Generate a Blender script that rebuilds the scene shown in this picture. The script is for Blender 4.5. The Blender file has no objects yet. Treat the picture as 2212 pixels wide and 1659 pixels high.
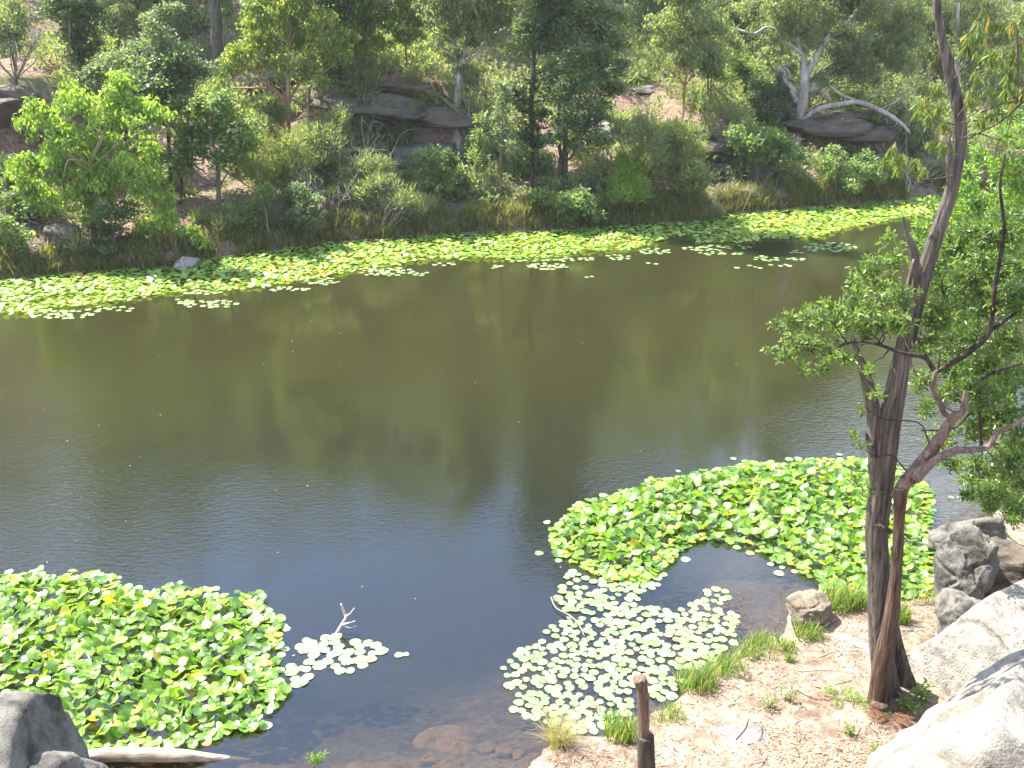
import bpy, math, random
import numpy as np
from mathutils import Vector
R = math.radians
S = bpy.context.scene
COL = S.collection
rng = np.random.default_rng(7)
random.seed(7)

# ------------------------------------------------------------------ camera, sky, sun
CH, PITCH, FPX = 9.2, R(22.0), 2268.0          # FPX: focal length in units of a 2212 px wide picture
cam = bpy.data.cameras.new('camera'); camo = bpy.data.objects.new('camera', cam); COL.objects.link(camo)
camo.location = (0, 0, CH); camo.rotation_euler = (math.pi/2 - PITCH, 0, 0)
cam.sensor_width = 36; cam.lens = 36*FPX/2212; cam.clip_end = 3000; cam.clip_start = .05
S.camera = camo
SUN_EL, SUN_AZ = R(57), R(-62)                  # azimuth measured from +Y, negative = to the left of the view
sd = Vector((math.sin(SUN_AZ)*math.cos(SUN_EL), math.cos(SUN_AZ)*math.cos(SUN_EL), math.sin(SUN_EL)))
sun = bpy.data.lights.new('sun', 'SUN'); sun.energy = 4.9; sun.angle = R(.5); sun.color = (1, .95, .86)
suno = bpy.data.objects.new('sun', sun); COL.objects.link(suno)
suno.rotation_euler = (-sd).to_track_quat('-Z', 'Y').to_euler(); suno.location = (0, 0, 60)
W = bpy.data.worlds.new('World'); S.world = W; W.use_nodes = True
nt = W.node_tree; nt.nodes.clear()
N = nt.nodes.new; LK = nt.links.new
out = N('ShaderNodeOutputWorld'); bg = N('ShaderNodeBackground'); bg.inputs[1].default_value = .15
sky = N('ShaderNodeTexSky'); sky.sky_type = 'NISHITA'; sky.sun_disc = False
sky.sun_elevation = SUN_EL; sky.sun_rotation = SUN_AZ; sky.altitude = 0; sky.air_density = 1; sky.dust_density = .6; sky.ozone_density = 3.
tc = N('ShaderNodeTexCoord'); mp = N('ShaderNodeMapping'); mp.inputs['Scale'].default_value = (1, 1, 2.2)
nz = N('ShaderNodeTexNoise'); nz.inputs['Scale'].default_value = 2.6; nz.inputs['Detail'].default_value = 7; nz.inputs['Roughness'].default_value = .55
cr = N('ShaderNodeValToRGB'); cr.color_ramp.elements[0].position = .52; cr.color_ramp.elements[1].position = .66
cr.color_ramp.elements[1].color = (.85, .85, .85, 1)
mx = N('ShaderNodeMix'); mx.data_type = 'RGBA'; mx.inputs['B'].default_value = (8.5, 8.7, 9.0, 1)
LK(tc.outputs['Generated'], mp.inputs[0]); LK(mp.outputs[0], nz.inputs[0]); LK(nz.outputs['Fac'], cr.inputs[0])
LK(cr.outputs[0], mx.inputs['Factor']); LK(sky.outputs[0], mx.inputs['A']); LK(mx.outputs['Result'], bg.inputs[0]); LK(bg.outputs[0], out.inputs[0])
S.view_settings.view_transform = 'Standard'; S.view_settings.look = 'None'
S.view_settings.exposure = 2.05; S.view_settings.gamma = 1; S.view_settings.use_curve_mapping = False
S.render.engine = 'CYCLES'

# ------------------------------------------------------------------ picture <-> world
Fw = np.array([0, math.cos(PITCH), -math.sin(PITCH)]); Up = np.array([0, math.sin(PITCH), math.cos(PITCH)]); Rt = np.array([1., 0, 0])
C0 = np.array([0, 0, CH])
def ray(px, py): return Fw + Rt*(px-1106)/FPX + Up*(829.5-py)/FPX
def at_z(px, py, z=0.):
    r = ray(px, py); return C0 + r*((z-CH)/r[2])
def at_y(px, py, y):
    r = ray(px, py); return C0 + r*(y/r[1])
def at_g(px, py):                                # first hit on the terrain
    r = ray(px, py); t = np.linspace(6, 160, 3000)
    P = C0[None] + t[:, None]*r[None]
    h = T(P[:, 0], P[:, 1]) - P[:, 2]
    i = np.argmax(h > 0)
    if i == 0: i = len(t)-1
    return P[i].copy()
def depth(P): return float(np.dot(np.asarray(P)-C0, Fw))
def Z1(x, y): return (x*.3676, y*.3676)
def Z2(x, y): return (677.7+x*.3676, y*.3676)
def Z3(x, y): return (1423.2+x*.3676, y*.3676)
def Z4(x, y): return (1558.7+x*.4086, 474.4+y*.4086)
def Z5(x, y): return (1558.7+x*.3464, 1084.4+y*.3464)
def Z6(x, y): return (1016.6+x*.428, 948.8+y*.428)
def Z7(x, y): return (x*.3983, 1186+y*.3983)

# ------------------------------------------------------------------ noise
def _h(i, j, k, s):
    n = (i*374761393 + j*668265263 + k*2147483647 + s*974634777) & 0xffffffff
    n = ((n ^ (n >> 13))*1274126177) & 0xffffffff
    return ((n ^ (n >> 16)) & 0xffff)/65535.
def vnoise(x, y, z=None, s=0):
    x = np.asarray(x, float); y = np.asarray(y, float); z = np.zeros_like(x) if z is None else np.asarray(z, float)
    xi, yi, zi = np.floor(x).astype(np.int64), np.floor(y).astype(np.int64), np.floor(z).astype(np.int64)
    f = lambda t: t*t*(3-2*t)
    u, v, w = f(x-xi), f(y-yi), f(z-zi); r = 0
    for a in (0, 1):
        for b in (0, 1):
            for c in (0, 1):
                r = r + _h(xi+a, yi+b, zi+c, s)*(u if a else 1-u)*(v if b else 1-v)*(w if c else 1-w)
    return r*2-1
def fbm(x, y, z=None, s=0, o=4):
    r = 0; a = .5; k = 1.
    for i in range(o):
        r = r + a*vnoise(x*k, y*k, None if z is None else z*k, s+i); a *= .5; k *= 2.03
    return r
def sstep(t): t = np.clip(t, 0, 1); return t*t*(3-2*t)

# ------------------------------------------------------------------ terrain height
_fs = [(0,605),(130,594),(200,588),(380,576),(450,562),(560,546),(678,529),(825,517),(972,507),(1100,502),(1229,496),(1450,485),(1520,478),(1580,463),(1700,453),(1800,445),(1900,438),(2000,427),(2212,402)]
FS = np.array([at_z(*p)[:2] for p in _fs])
FSX = np.concatenate([[-400, -60, -30], FS[:, 0], [45, 90, 400]]); FSY = np.concatenate([[10, 19, 26.5], FS[:, 1], [58, 72, 130]])
_ns = [(-160,1640),(150,1655),(190,1700),(600,1760),(1000,1720),(1120,1664),(1200,1606),(1290,1592),(1400,1566),(1440,1530),(1490,1482),(1560,1442),(1640,1400),(1690,1370),(1700,1322),(1790,1285),(1850,1300),(1950,1300),(2020,1287),(2045,1180),(2110,1120),(2212,1085)]
NS = [(-400,-10),(-40,5),(-12,9.0)] + [tuple(at_z(*p)[:2]) for p in _ns] + [(13,20.),(22,30.),(50,46.),(400,90.),(400,-300),(-400,-300)]
NS = np.array(NS)
STEPS = []                                       # (x centre, half width, y, height): rocky steps in the far slope
def _seg(px, py):
    sh = px.shape; px = px.ravel(); py = py.ravel(); d = np.full(px.shape, 1e9); ins = np.zeros(px.shape, bool)
    n = len(NS)
    for i in range(n):
        a, b = NS[i], NS[(i+1) % n]
        ex, ey = b-a; L = ex*ex+ey*ey
        t = np.clip(((px-a[0])*ex+(py-a[1])*ey)/L, 0, 1)
        d = np.minimum(d, np.hypot(px-a[0]-t*ex, py-a[1]-t*ey))
        c = ((a[1] > py) != (b[1] > py)) & (px < (b[0]-a[0])*(py-a[1])/((b[1]-a[1]) or 1e-9)+a[0])
        ins ^= c
    return np.where(ins, d, -d).reshape(sh)
def T(x, y):
    x = np.asarray(x, float); y = np.asarray(y, float)
    fd = (y-np.interp(x, FSX, FSY))*.93 + .35*fbm(x*.5, y*.5, s=3, o=3)
    zf = np.where(fd > 0, .42*sstep(fd/.5) + .30*np.clip(fd, 0, 90) + .010*np.clip(fd-15, 0, 40)**2, .22*fd)
    zf = zf + np.where(fd > 0, sstep(fd/3)*(.55*fbm(x*.22, y*.22, s=9)+.14*fbm(x*1.1, y*1.1, s=5)), 0)
    for (cx, hw, cy, hh) in STEPS:
        win = sstep((hw+1.2-np.abs(x-cx))/1.2)
        zf = zf + win*hh*sstep((y-cy)/.9)*(1-sstep((y-cy-2)/9)) - win*.5*hh*sstep((y-cy+2.5)/2.)*(1-sstep((y-cy)/.9))
    nd = _seg(x, y)
    zn = np.where(nd > 0, .22*sstep(nd/.35)+.10*nd, .34*nd)
    zn = zn + np.where(nd > 0, .05*fbm(x*1.3, y*1.3, s=2)+.02*vnoise(x*6, y*6, s=4), .10*fbm(x*1.5, y*1.5, s=8))
    zn = zn + np.where(nd > 0, 7.2*sstep((6.2-y)/4.7) + .22*np.clip(x-6.6, 0, 30)*(y < 30), 0)
    zn = np.where(nd > 0, np.minimum(zn, np.maximum(8.95-.905*y, .05)), zn)
    zn = np.clip(zn, -9, 9.)
    return np.maximum(np.maximum(zf, zn), -2.6)
def G(x, y): return float(T(np.array([x]), np.array([y]))[0])

# ------------------------------------------------------------------ mesh helpers
def tag(o, label=None, cat=None, group=None, kind=None):
    if label: o['label'] = label
    if cat: o['category'] = cat
    if group: o['group'] = group
    if kind: o['kind'] = kind
    return o
def empty(name, loc, label, cat, group=None):
    o = bpy.data.objects.new(name, None); o.location = [float(v) for v in loc]; o.empty_display_size = .1; COL.objects.link(o)
    return tag(o, label, cat, group)
def mesh(name, V, F, tone=None, smooth=False):
    V = np.asarray(V, np.float32); F = np.asarray(F, np.int32); n, k = F.shape
    me = bpy.data.meshes.new(name)
    me.vertices.add(len(V)); me.vertices.foreach_set('co', V.ravel())
    me.loops.add(n*k); me.loops.foreach_set('vertex_index', F.ravel())
    me.polygons.add(n); me.polygons.foreach_set('loop_start', np.arange(0, n*k, k, dtype=np.int32))
    me.polygons.foreach_set('use_smooth', np.full(n, smooth, bool))
    if tone is not None:
        a = me.attributes.new('tone', 'FLOAT', 'FACE'); a.data.foreach_set('value', np.asarray(tone, np.float32))
    me.update(calc_edges=True); return me
def obj(name, V, F, mat, parent=None, tone=None, smooth=False):
    V = np.asarray(V, float)
    if parent is not None: V = V - np.array(parent.location)[None]
    o = bpy.data.objects.new(name, mesh(name, V, F, tone, smooth)); COL.objects.link(o); o.data.materials.append(mat)
    if parent is not None: o.parent = parent
    return o
def obj_at(name, V, F, mat, loc, tone=None, smooth=False):
    o = obj(name, np.asarray(V)-np.asarray(loc)[None], F, mat, None, tone, smooth); o.location = [float(v) for v in loc]; return o
class Acc:                                       # collects (V,F,tone) sets of one face size
    def __init__(s): s.V = []; s.F = []; s.T = []; s.n = 0
    def add(s, V, F, T=None):
        V = np.asarray(V); F = np.asarray(F); s.V.append(V); s.F.append(F+s.n); s.n += len(V)
        s.T.append(np.zeros(len(F)) if T is None else np.broadcast_to(T, (len(F),)))
    def get(s): return np.concatenate(s.V), np.concatenate(s.F), np.concatenate(s.T)
    def out(s, name, mat, parent=None, smooth=False):
        V, F, Tn = s.get(); return obj(name, V, F, mat, parent, Tn, smooth)
def nrm(a): return a/np.maximum(np.linalg.norm(a, axis=-1, keepdims=True), 1e-9)

def tube(P, rad, seg=8, step=None, wob=0., ridge=0., seed=0, cap=True, jag=0.):
    """smooth tapering tube through the points P; ridge = bark furrow depth as a share of the radius"""
    P = np.asarray(P, float); rad = np.asarray(rad, float)
    L = np.concatenate([[0], np.cumsum(np.linalg.norm(np.diff(P, axis=0), axis=1))])
    n = max(2, int(L[-1]/(step or max(.25, L[-1]/14)))+1)
    s = np.linspace(0, L[-1], n)
    m = len(P)                                    # Catmull-Rom
    Pe = np.vstack([2*P[0]-P[1], P, 2*P[-1]-P[-2]])
    i = np.clip(np.searchsorted(L, s, side='right')-1, 0, m-2); u = ((s-L[i])/np.maximum(L[i+1]-L[i], 1e-9))[:, None]
    p0, p1, p2, p3 = Pe[i], Pe[i+1], Pe[i+2], Pe[i+3]
    Q = .5*(2*p1+(p2-p0)*u+(2*p0-5*p1+4*p2-p3)*u*u+(3*p1-p0-3*p2+p3)*u**3)
    r = np.interp(s, L, rad)
    if wob: Q = Q + wob*np.stack([vnoise(s*2.1+seed, s*0+.5, s=seed+k) for k in range(3)], 1)*np.minimum(1, s/ (.3+1e-9))[:, None]
    t = nrm(np.gradient(Q, axis=0))
    up = np.array([.13, .99, .05]); a = nrm(up-t*(t@up)[:, None]); b = np.cross(t, a)
    th = np.linspace(0, 2*math.pi, seg, endpoint=False)
    rr = np.repeat(r[:, None], seg, 1)
    if ridge:
        cth, sth = np.cos(th)[None], np.sin(th)[None]; ss = s[:, None]
        q = 1.0
        rr = rr*(1+ridge*1.3*vnoise(cth*1.3+ss*.35+seed, sth*1.3+seed*3.1, ss*.9, s=seed) + ridge*(1-2*np.abs(vnoise(cth*3.6+.5*vnoise(cth, sth, ss*1.5), sth*3.6, ss*.8+seed, s=seed+5)))
                 + ridge*.5*vnoise(cth*8, sth*8, ss*3.5, s=seed+9))
    V = Q[:, None]+rr[:, :, None]*(np.cos(th)[None, :, None]*a[:, None]+np.sin(th)[None, :, None]*b[:, None])
    if jag: V[-1] += t[-1][None]*(jag*rng.random(seg))[:, None]
    V = V.reshape(-1, 3)
    j = np.arange(n-1)[:, None]*seg; k = np.arange(seg)[None]; k2 = (k+1) % seg
    F = np.stack([j+k, j+k2, j+k2+seg, j+k+seg], -1).reshape(-1, 4)
    if cap:
        V = np.vstack([V, Q[-1:]-(t[-1:]*r[-1]*.3 if jag else 0), Q[:1]]); e = (n-1)*seg
        kk = np.arange(0, seg)
        F = np.vstack([F, np.stack([e+kk, e+(kk+1) % seg, np.full(seg, len(V)-2), np.full(seg, len(V)-2)], 1)[:0]])
        if seg % 2 == 0:                          # close the end with quads round the middle point
            ke = np.arange(0, seg, 2)
            F = np.vstack([F, np.stack([e+ke, e+ke+1, e+(ke+2) % seg, np.full(len(ke), len(V)-2)], 1)])
    return V, F

# ------------------------------------------------------------------ materials
def M(name):
    m = bpy.data.materials.new(name); m.use_nodes = True; t = m.node_tree; t.nodes.clear()
    o = t.nodes.new('ShaderNodeOutputMaterial'); return m, t, t.nodes.new, t.links.new, o
def ramp(new, cols, pos=None):
    r = new('ShaderNodeValToRGB'); e = r.color_ramp.elements
    pos = pos or np.linspace(0, 1, len(cols))
    while len(e) < len(cols): e.new(.5)
    for i, c in enumerate(cols): e[i].position = pos[i]; e[i].color = (*c, 1)
    return r
def leaf_mat(name, cols, pos=None, trans=.35, rough=.5, tcol=1.5, spec=.5):
    m, t, new, lk, o = M(name)
    a = new('ShaderNodeAttribute'); a.attribute_name = 'tone'; r = ramp(new, cols, pos); lk(a.outputs['Fac'], r.inputs[0])
    p = new('ShaderNodeBsdfPrincipled'); p.inputs['Roughness'].default_value = rough; p.inputs['Specular IOR Level'].default_value = spec; lk(r.outputs[0], p.inputs['Base Color'])
    g = new('ShaderNodeMix'); g.data_type = 'RGBA'; g.blend_type = 'MULTIPLY'; g.inputs['Factor'].default_value = 1; g.inputs['B'].default_value = (tcol*1.45, tcol*1.45, tcol*.6, 1)
    lk(r.outputs[0], g.inputs['A']); tr = new('ShaderNodeBsdfTranslucent'); lk(g.outputs['Result'], tr.inputs[0])
    x = new('ShaderNodeMixShader'); x.inputs[0].default_value = min(.55, trans*1.15); lk(p.outputs[0], x.inputs[1]); lk(tr.outputs[0], x.inputs[2]); lk(x.outputs[0], o.inputs[0])
    return m
def bark_mat(name, cols, sc=(9, 9, 1.6), bump=.5, rough=.85, pos=None, dist=.02):
    m, t, new, lk, o = M(name)
    c = new('ShaderNodeTexCoord'); mp = new('ShaderNodeMapping'); mp.inputs['Scale'].default_value = sc; lk(c.outputs['Object'], mp.inputs[0])
    n = new('ShaderNodeTexNoise'); n.inputs['Scale'].default_value = 1; n.inputs['Detail'].default_value = 8; n.inputs['Roughness'].default_value = .65; n.inputs['Distortion'].default_value = .4; lk(mp.outputs[0], n.inputs[0])
    r = ramp(new, cols, pos or list(np.linspace(.32, .68, len(cols)))); lk(n.outputs['Fac'], r.inputs[0])
    p = new('ShaderNodeBsdfPrincipled'); p.inputs['Roughness'].default_value = rough; p.inputs['Specular IOR Level'].default_value = .25; lk(r.outputs[0], p.inputs['Base Color'])
    b = new('ShaderNodeBump'); b.inputs['Strength'].default_value = bump; b.inputs['Distance'].default_value = dist; lk(n.outputs['Fac'], b.inputs['Height']); lk(b.outputs[0], p.inputs['Normal'])
    lk(p.outputs[0], o.inputs[0]); return m
def rock_mat(name, base, dark, warm, sc=1., bump=.6, lich=.5, layer=0.):
    m, t, new, lk, o = M(name)
    c = new('ShaderNodeTexCoord')
    mp = new('ShaderNodeMapping'); mp.inputs['Scale'].default_value = (1, 1, 1+layer); lk(c.outputs['Object'], mp.inputs[0])
    n1 = new('ShaderNodeTexNoise'); n1.inputs['Scale'].default_value = 1.3*sc; n1.inputs['Detail'].default_value = 9; n1.inputs['Roughness'].default_value = .62; lk(mp.outputs[0], n1.inputs[0])
    n2 = new('ShaderNodeTexNoise'); n2.inputs['Scale'].default_value = 5.5*sc; n2.inputs['Detail'].default_value = 8; n2.inputs['Roughness'].default_value = .7; lk(mp.outputs[0], n2.inputs[0])
    n3 = new('ShaderNodeTexNoise'); n3.inputs['Scale'].default_value = 28*sc; n3.inputs['Detail'].default_value = 4; lk(c.outputs['Object'], n3.inputs[0])
    r1 = ramp(new, [dark, base, tuple(min(1, v*1.25) for v in base)], [.36, .50, .70]); lk(n1.outputs['Fac'], r1.inputs[0])
    r2 = ramp(new, [(0, 0, 0), (1, 1, 1)], [.50, .62]); lk(n2.outputs['Fac'], r2.inputs[0])
    mu = new('ShaderNodeMath'); mu.operation = 'MULTIPLY'; mu.inputs[1].default_value = lich; lk(r2.outputs[0], mu.inputs[0])
    x = new('ShaderNodeMix'); x.data_type = 'RGBA'; x.inputs['B'].default_value = (*warm, 1); lk(mu.outputs[0], x.inputs['Factor']); lk(r1.outputs[0], x.inputs['A'])
    r3 = ramp(new, [(.6, .6, .6), (1, 1, 1)], [.35, .55]); lk(n3.outputs['Fac'], r3.inputs[0])
    y = new('ShaderNodeMix'); y.data_type = 'RGBA'; y.blend_type = 'MULTIPLY'; y.inputs['Factor'].default_value = .6; lk(x.outputs['Result'], y.inputs['A']); lk(r3.outputs[0], y.inputs['B'])
    p = new('ShaderNodeBsdfPrincipled'); p.inputs['Roughness'].default_value = .85; p.inputs['Specular IOR Level'].default_value = .25; lk(y.outputs['Result'], p.inputs['Base Color'])
    ad = new('ShaderNodeMath'); ad.operation = 'ADD'; lk(n2.outputs['Fac'], ad.inputs[0]); 
    m3 = new('ShaderNodeMath'); m3.operation = 'MULTIPLY'; m3.inputs[1].default_value = .35; lk(n3.outputs['Fac'], m3.inputs[0]); lk(m3.outputs[0], ad.inputs[1])
    b = new('ShaderNodeBump'); b.inputs['Strength'].default_value = bump; b.inputs['Distance'].default_value = .06; lk(ad.outputs[0], b.inputs['Height']); lk(b.outputs[0], p.inputs['Normal'])
    lk(p.outputs[0], o.inputs[0]); return m

# foliage colours: tone 0..1 runs dark to light, fresh tips last
LEAF = {
 'lime':   leaf_mat('lime_gum_leaves', [(0.0593, 0.1037, 0.022), (0.112, 0.183, 0.0329), (0.1713, 0.2562, 0.0494), (0.2635, 0.3416, 0.0659)], trans=.45),
 'tips':   leaf_mat('gum_leaves_with_yellow_tips', [(0.0582, 0.091, 0.0252), (0.1081, 0.161, 0.0378), (0.1996, 0.238, 0.0504), (0.499, 0.406, 0.063)], [0,.45,.8,1], trans=.42),
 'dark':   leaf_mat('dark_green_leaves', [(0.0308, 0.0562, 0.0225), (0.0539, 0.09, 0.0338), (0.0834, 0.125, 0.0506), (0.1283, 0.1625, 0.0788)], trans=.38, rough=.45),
 'blue':   leaf_mat('blue_green_leaves', [(0.0491, 0.0806, 0.0351), (0.0842, 0.1274, 0.0562), (0.1264, 0.1716, 0.0819), (0.1825, 0.221, 0.117)], trans=.38, rough=.5),
 'mid':    leaf_mat('mid_green_leaves', [(0.0583, 0.0975, 0.0296), (0.0973, 0.1495, 0.0458), (0.1362, 0.195, 0.0646), (0.1816, 0.247, 0.0875)], trans=.42),
 'olive':  leaf_mat('olive_needles', [(0.0706, 0.0878, 0.0336), (0.1155, 0.1418, 0.0503), (0.1604, 0.1958, 0.0699), (0.2309, 0.243, 0.0979)], trans=.35, rough=.7),
 'grey':   leaf_mat('grey_green_leaves', [(0.0809, 0.1053, 0.0475), (0.128, 0.1553, 0.0727), (0.1684, 0.2025, 0.0979), (0.2291, 0.2565, 0.1397)], trans=.42, rough=.6),
 'far':    leaf_mat('hazy_pale_green_leaves', [(0.0908, 0.1235, 0.0605), (0.1362, 0.1755, 0.0807), (0.1881, 0.2275, 0.1076), (0.2465, 0.286, 0.148)], trans=.4, rough=.7),  # haze of the upper slope put into the leaf colour as paler green
 'fresh':  leaf_mat('fresh_glossy_leaves', [(.035,.075,.014),(.075,.150,.022),(.120,.210,.035),(.19,.27,.06)], trans=.42, rough=.34),
 'near':   leaf_mat('glossy_shrub_leaves', [(.035,.070,.015),(.075,.130,.028),(.125,.185,.046),(.18,.24,.08)], trans=.36, rough=.36),
 'gumnear':leaf_mat('hanging_gum_leaves', [(.050,.080,.018),(.090,.130,.030),(.16,.19,.05),(.34,.17,.05)], [0,.5,.93,1], trans=.42, rough=.36),
 'twig':   bark_mat('dry_grey_twigs', [(.13,.115,.095),(.24,.21,.17)], (4,4,4)),
}
BARK = {
 'grey':   bark_mat('grey_brown_bark', [(.05,.042,.034),(.13,.11,.09),(.20,.175,.145)], (14,14,2.2)),
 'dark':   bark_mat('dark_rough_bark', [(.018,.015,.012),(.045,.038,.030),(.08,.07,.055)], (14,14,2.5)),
 'orange': bark_mat('smooth_orange_bark', [(.17,.085,.045),(.30,.17,.10),(.36,.24,.16)], (5,5,1.5), .2),
 'pale':   bark_mat('smooth_pale_bark', [(.15,.125,.10),(.27,.24,.20),(.38,.345,.30)], (4,4,1.2), .25, pos=[.3,.46,.6]),
 'red':    bark_mat('reddish_bark', [(.10,.05,.035),(.20,.11,.08)], (8,8,2), .3),
 'tan':    bark_mat('tan_bark', [(.17,.13,.08),(.30,.24,.16)], (6,6,2), .3),
 'near_grey': bark_mat('furrowed_grey_bark', [(.018,.014,.011),(.065,.052,.040),(.12,.10,.082),(.19,.165,.14)], (26,26,2.0), 1., dist=.03),
 'near_brown': bark_mat('stringy_brown_bark', [(.018,.011,.008),(.062,.037,.025),(.11,.07,.048),(.17,.12,.092)], (30,30,2.2), 1., dist=.03),
 'limb_brown': bark_mat('pinkish_brown_bark', [(.05,.032,.026),(.15,.10,.080),(.27,.20,.165)], (16,16,7), .9, dist=.02),
 'limb_dark': bark_mat('dark_thin_branch_bark', [(.012,.009,.008),(.035,.026,.022),(.075,.058,.05)], (16,16,7), .6),
}
ROCK = rock_mat('weathered_sandstone', (.115,.095,.070), (.035,.029,.023), (.075,.055,.038), 1., .7, .5, 2.)
ROCKL = rock_mat('pale_bleached_sandstone', (.27,.25,.215), (.14,.125,.10), (.13,.11,.085), 1.3, .9, .6)
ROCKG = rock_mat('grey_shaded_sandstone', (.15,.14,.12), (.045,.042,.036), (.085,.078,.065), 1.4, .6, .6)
ROCKO = rock_mat('orange_stained_sandstone', (.34,.20,.085), (.11,.07,.04), (.20,.12,.06), 1.2, .6, .5, 3.)
ROCKU = rock_mat('brown_submerged_rock', (.27,.18,.10), (.13,.09,.05), (.20,.15,.09), 1.4, .3, .5)

# ------------------------------------------------------------------ ground sheet
def px_x(px, py, y): return at_y(px, py, y)[0]
def ledge_at(px, py, wpx, h):
    p = at_g(px, py); STEPS.append((p[0], wpx/2/FPX*depth(p), p[1], h)); return p
LP = [at_g(40, 345), at_g(850, 318), at_g(1810, 335), at_g(1530, 352), at_g(575, 215)]
LW = [(150, 2.5), (300, 2.3), (270, 1.7), (90, .9), (90, .8)]
STEPS = [(p[0], w/2/FPX*depth(p), p[1], h) for p, (w, h) in zip(LP, LW)]
def axis(parts):
    r = [];
    for a, b, st in parts: r += list(np.arange(a, b-1e-6, st))
    return np.array(r+[parts[-1][1]])
gx = axis([(-700,-120,40),(-120,-40,4),(-40,-16,.7),(-16,2,.4),(2,10.5,.09),(10.5,34,.45),(34,100,3),(100,700,40)])
gy = axis([(-300,-10,20),(-10,6,.6),(6,16,.09),(16,29,.6),(29,62,.30),(62,110,1.2),(110,200,6),(200,1400,60)])
X, Y = np.meshgrid(gx, gy); Zg = T(X, Y)
V = np.stack([X, Y, Zg], -1).reshape(-1, 3); nx = len(gx)
i = (np.arange(len(gy)-1)[:, None]*nx+np.arange(nx-1)[None]).ravel()
m, t, new, lk, o = M('ground_of_leaf_litter_and_sand')
c = new('ShaderNodeTexCoord'); sx = new('ShaderNodeSeparateXYZ'); lk(c.outputs['Object'], sx.inputs[0])
n1 = new('ShaderNodeTexNoise'); n1.inputs['Scale'].default_value = .55; n1.inputs['Detail'].default_value = 6; lk(c.outputs['Object'], n1.inputs[0])
n2 = new('ShaderNodeTexNoise'); n2.inputs['Scale'].default_value = 7; n2.inputs['Detail'].default_value = 8; n2.inputs['Roughness'].default_value = .75; lk(c.outputs['Object'], n2.inputs[0])
n3 = new('ShaderNodeTexVoronoi'); n3.inputs['Scale'].default_value = 22; lk(c.outputs['Object'], n3.inputs[0])
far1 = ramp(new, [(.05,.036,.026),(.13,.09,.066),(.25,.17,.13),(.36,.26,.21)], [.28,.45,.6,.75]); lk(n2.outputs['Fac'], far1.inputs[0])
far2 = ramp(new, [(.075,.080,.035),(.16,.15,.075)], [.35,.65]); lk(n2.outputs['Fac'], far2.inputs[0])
fm = ramp(new, [(0,0,0),(1,1,1)], [.5,.62]); lk(n1.outputs['Fac'], fm.inputs[0])
fx = new('ShaderNodeMix'); fx.data_type = 'RGBA'; lk(fm.outputs[0], fx.inputs['Factor']); lk(far1.outputs[0], fx.inputs['A']); lk(far2.outputs[0], fx.inputs['B'])
near = ramp(new, [(.12,.088,.062),(.21,.16,.118),(.28,.222,.17),(.35,.29,.23)], [.28,.44,.56,.75]); lk(n2.outputs['Fac'], near.inputs[0])
n4 = new('ShaderNodeTexNoise'); n4.inputs['Scale'].default_value = 1.9; n4.inputs['Detail'].default_value = 7; n4.inputs['Roughness'].default_value = .65; lk(c.outputs['Object'], n4.inputs[0])
pm = ramp(new, [(0,0,0),(.75,.75,.75)], [.46,.62]); lk(n4.outputs['Fac'], pm.inputs[0])
nearb = ramp(new, [(.055,.035,.022),(.12,.078,.052),(.19,.13,.09)], [.3,.5,.72]); lk(n2.outputs['Fac'], nearb.inputs[0])
nm_ = new('ShaderNodeMix'); nm_.data_type = 'RGBA'; lk(pm.outputs[0], nm_.inputs['Factor']); lk(near.outputs[0], nm_.inputs['A']); lk(nearb.outputs[0], nm_.inputs['B'])
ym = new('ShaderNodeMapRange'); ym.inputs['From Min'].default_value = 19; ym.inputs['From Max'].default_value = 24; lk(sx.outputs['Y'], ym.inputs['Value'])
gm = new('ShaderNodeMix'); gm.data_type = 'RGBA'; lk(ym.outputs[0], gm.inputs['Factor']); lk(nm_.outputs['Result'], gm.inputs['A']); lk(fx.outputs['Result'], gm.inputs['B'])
mud = ramp(new, [(.010,.010,.006),(.030,.026,.015)], [.3,.7]); lk(n2.outputs['Fac'], mud.inputs[0])
zm = new('ShaderNodeMapRange'); zm.inputs['From Min'].default_value = -1.0; zm.inputs['From Max'].default_value = .03; lk(sx.outputs['Z'], zm.inputs['Value'])
zz = new('ShaderNodeMix'); zz.data_type = 'RGBA'; lk(zm.outputs[0], zz.inputs['Factor']); lk(mud.outputs[0], zz.inputs['A']); lk(gm.outputs['Result'], zz.inputs['B'])
p = new('ShaderNodeBsdfPrincipled'); p.inputs['Roughness'].default_value = .95; p.inputs['Specular IOR Level'].default_value = .15; lk(zz.outputs['Result'], p.inputs['Base Color'])
b = new('ShaderNodeBump'); b.inputs['Strength'].default_value = .7; b.inputs['Distance'].default_value = .06; lk(n2.outputs['Fac'], b.inputs['Height']); lk(b.outputs[0], p.inputs['Normal']); lk(p.outputs[0], o.inputs[0])
tag(obj('ground', V, np.stack([i, i+1, i+1+nx, i+nx], 1), m, smooth=True), 'bank and wooded hillside of pink brown leaf litter, sandy soil', kind='structure')

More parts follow.
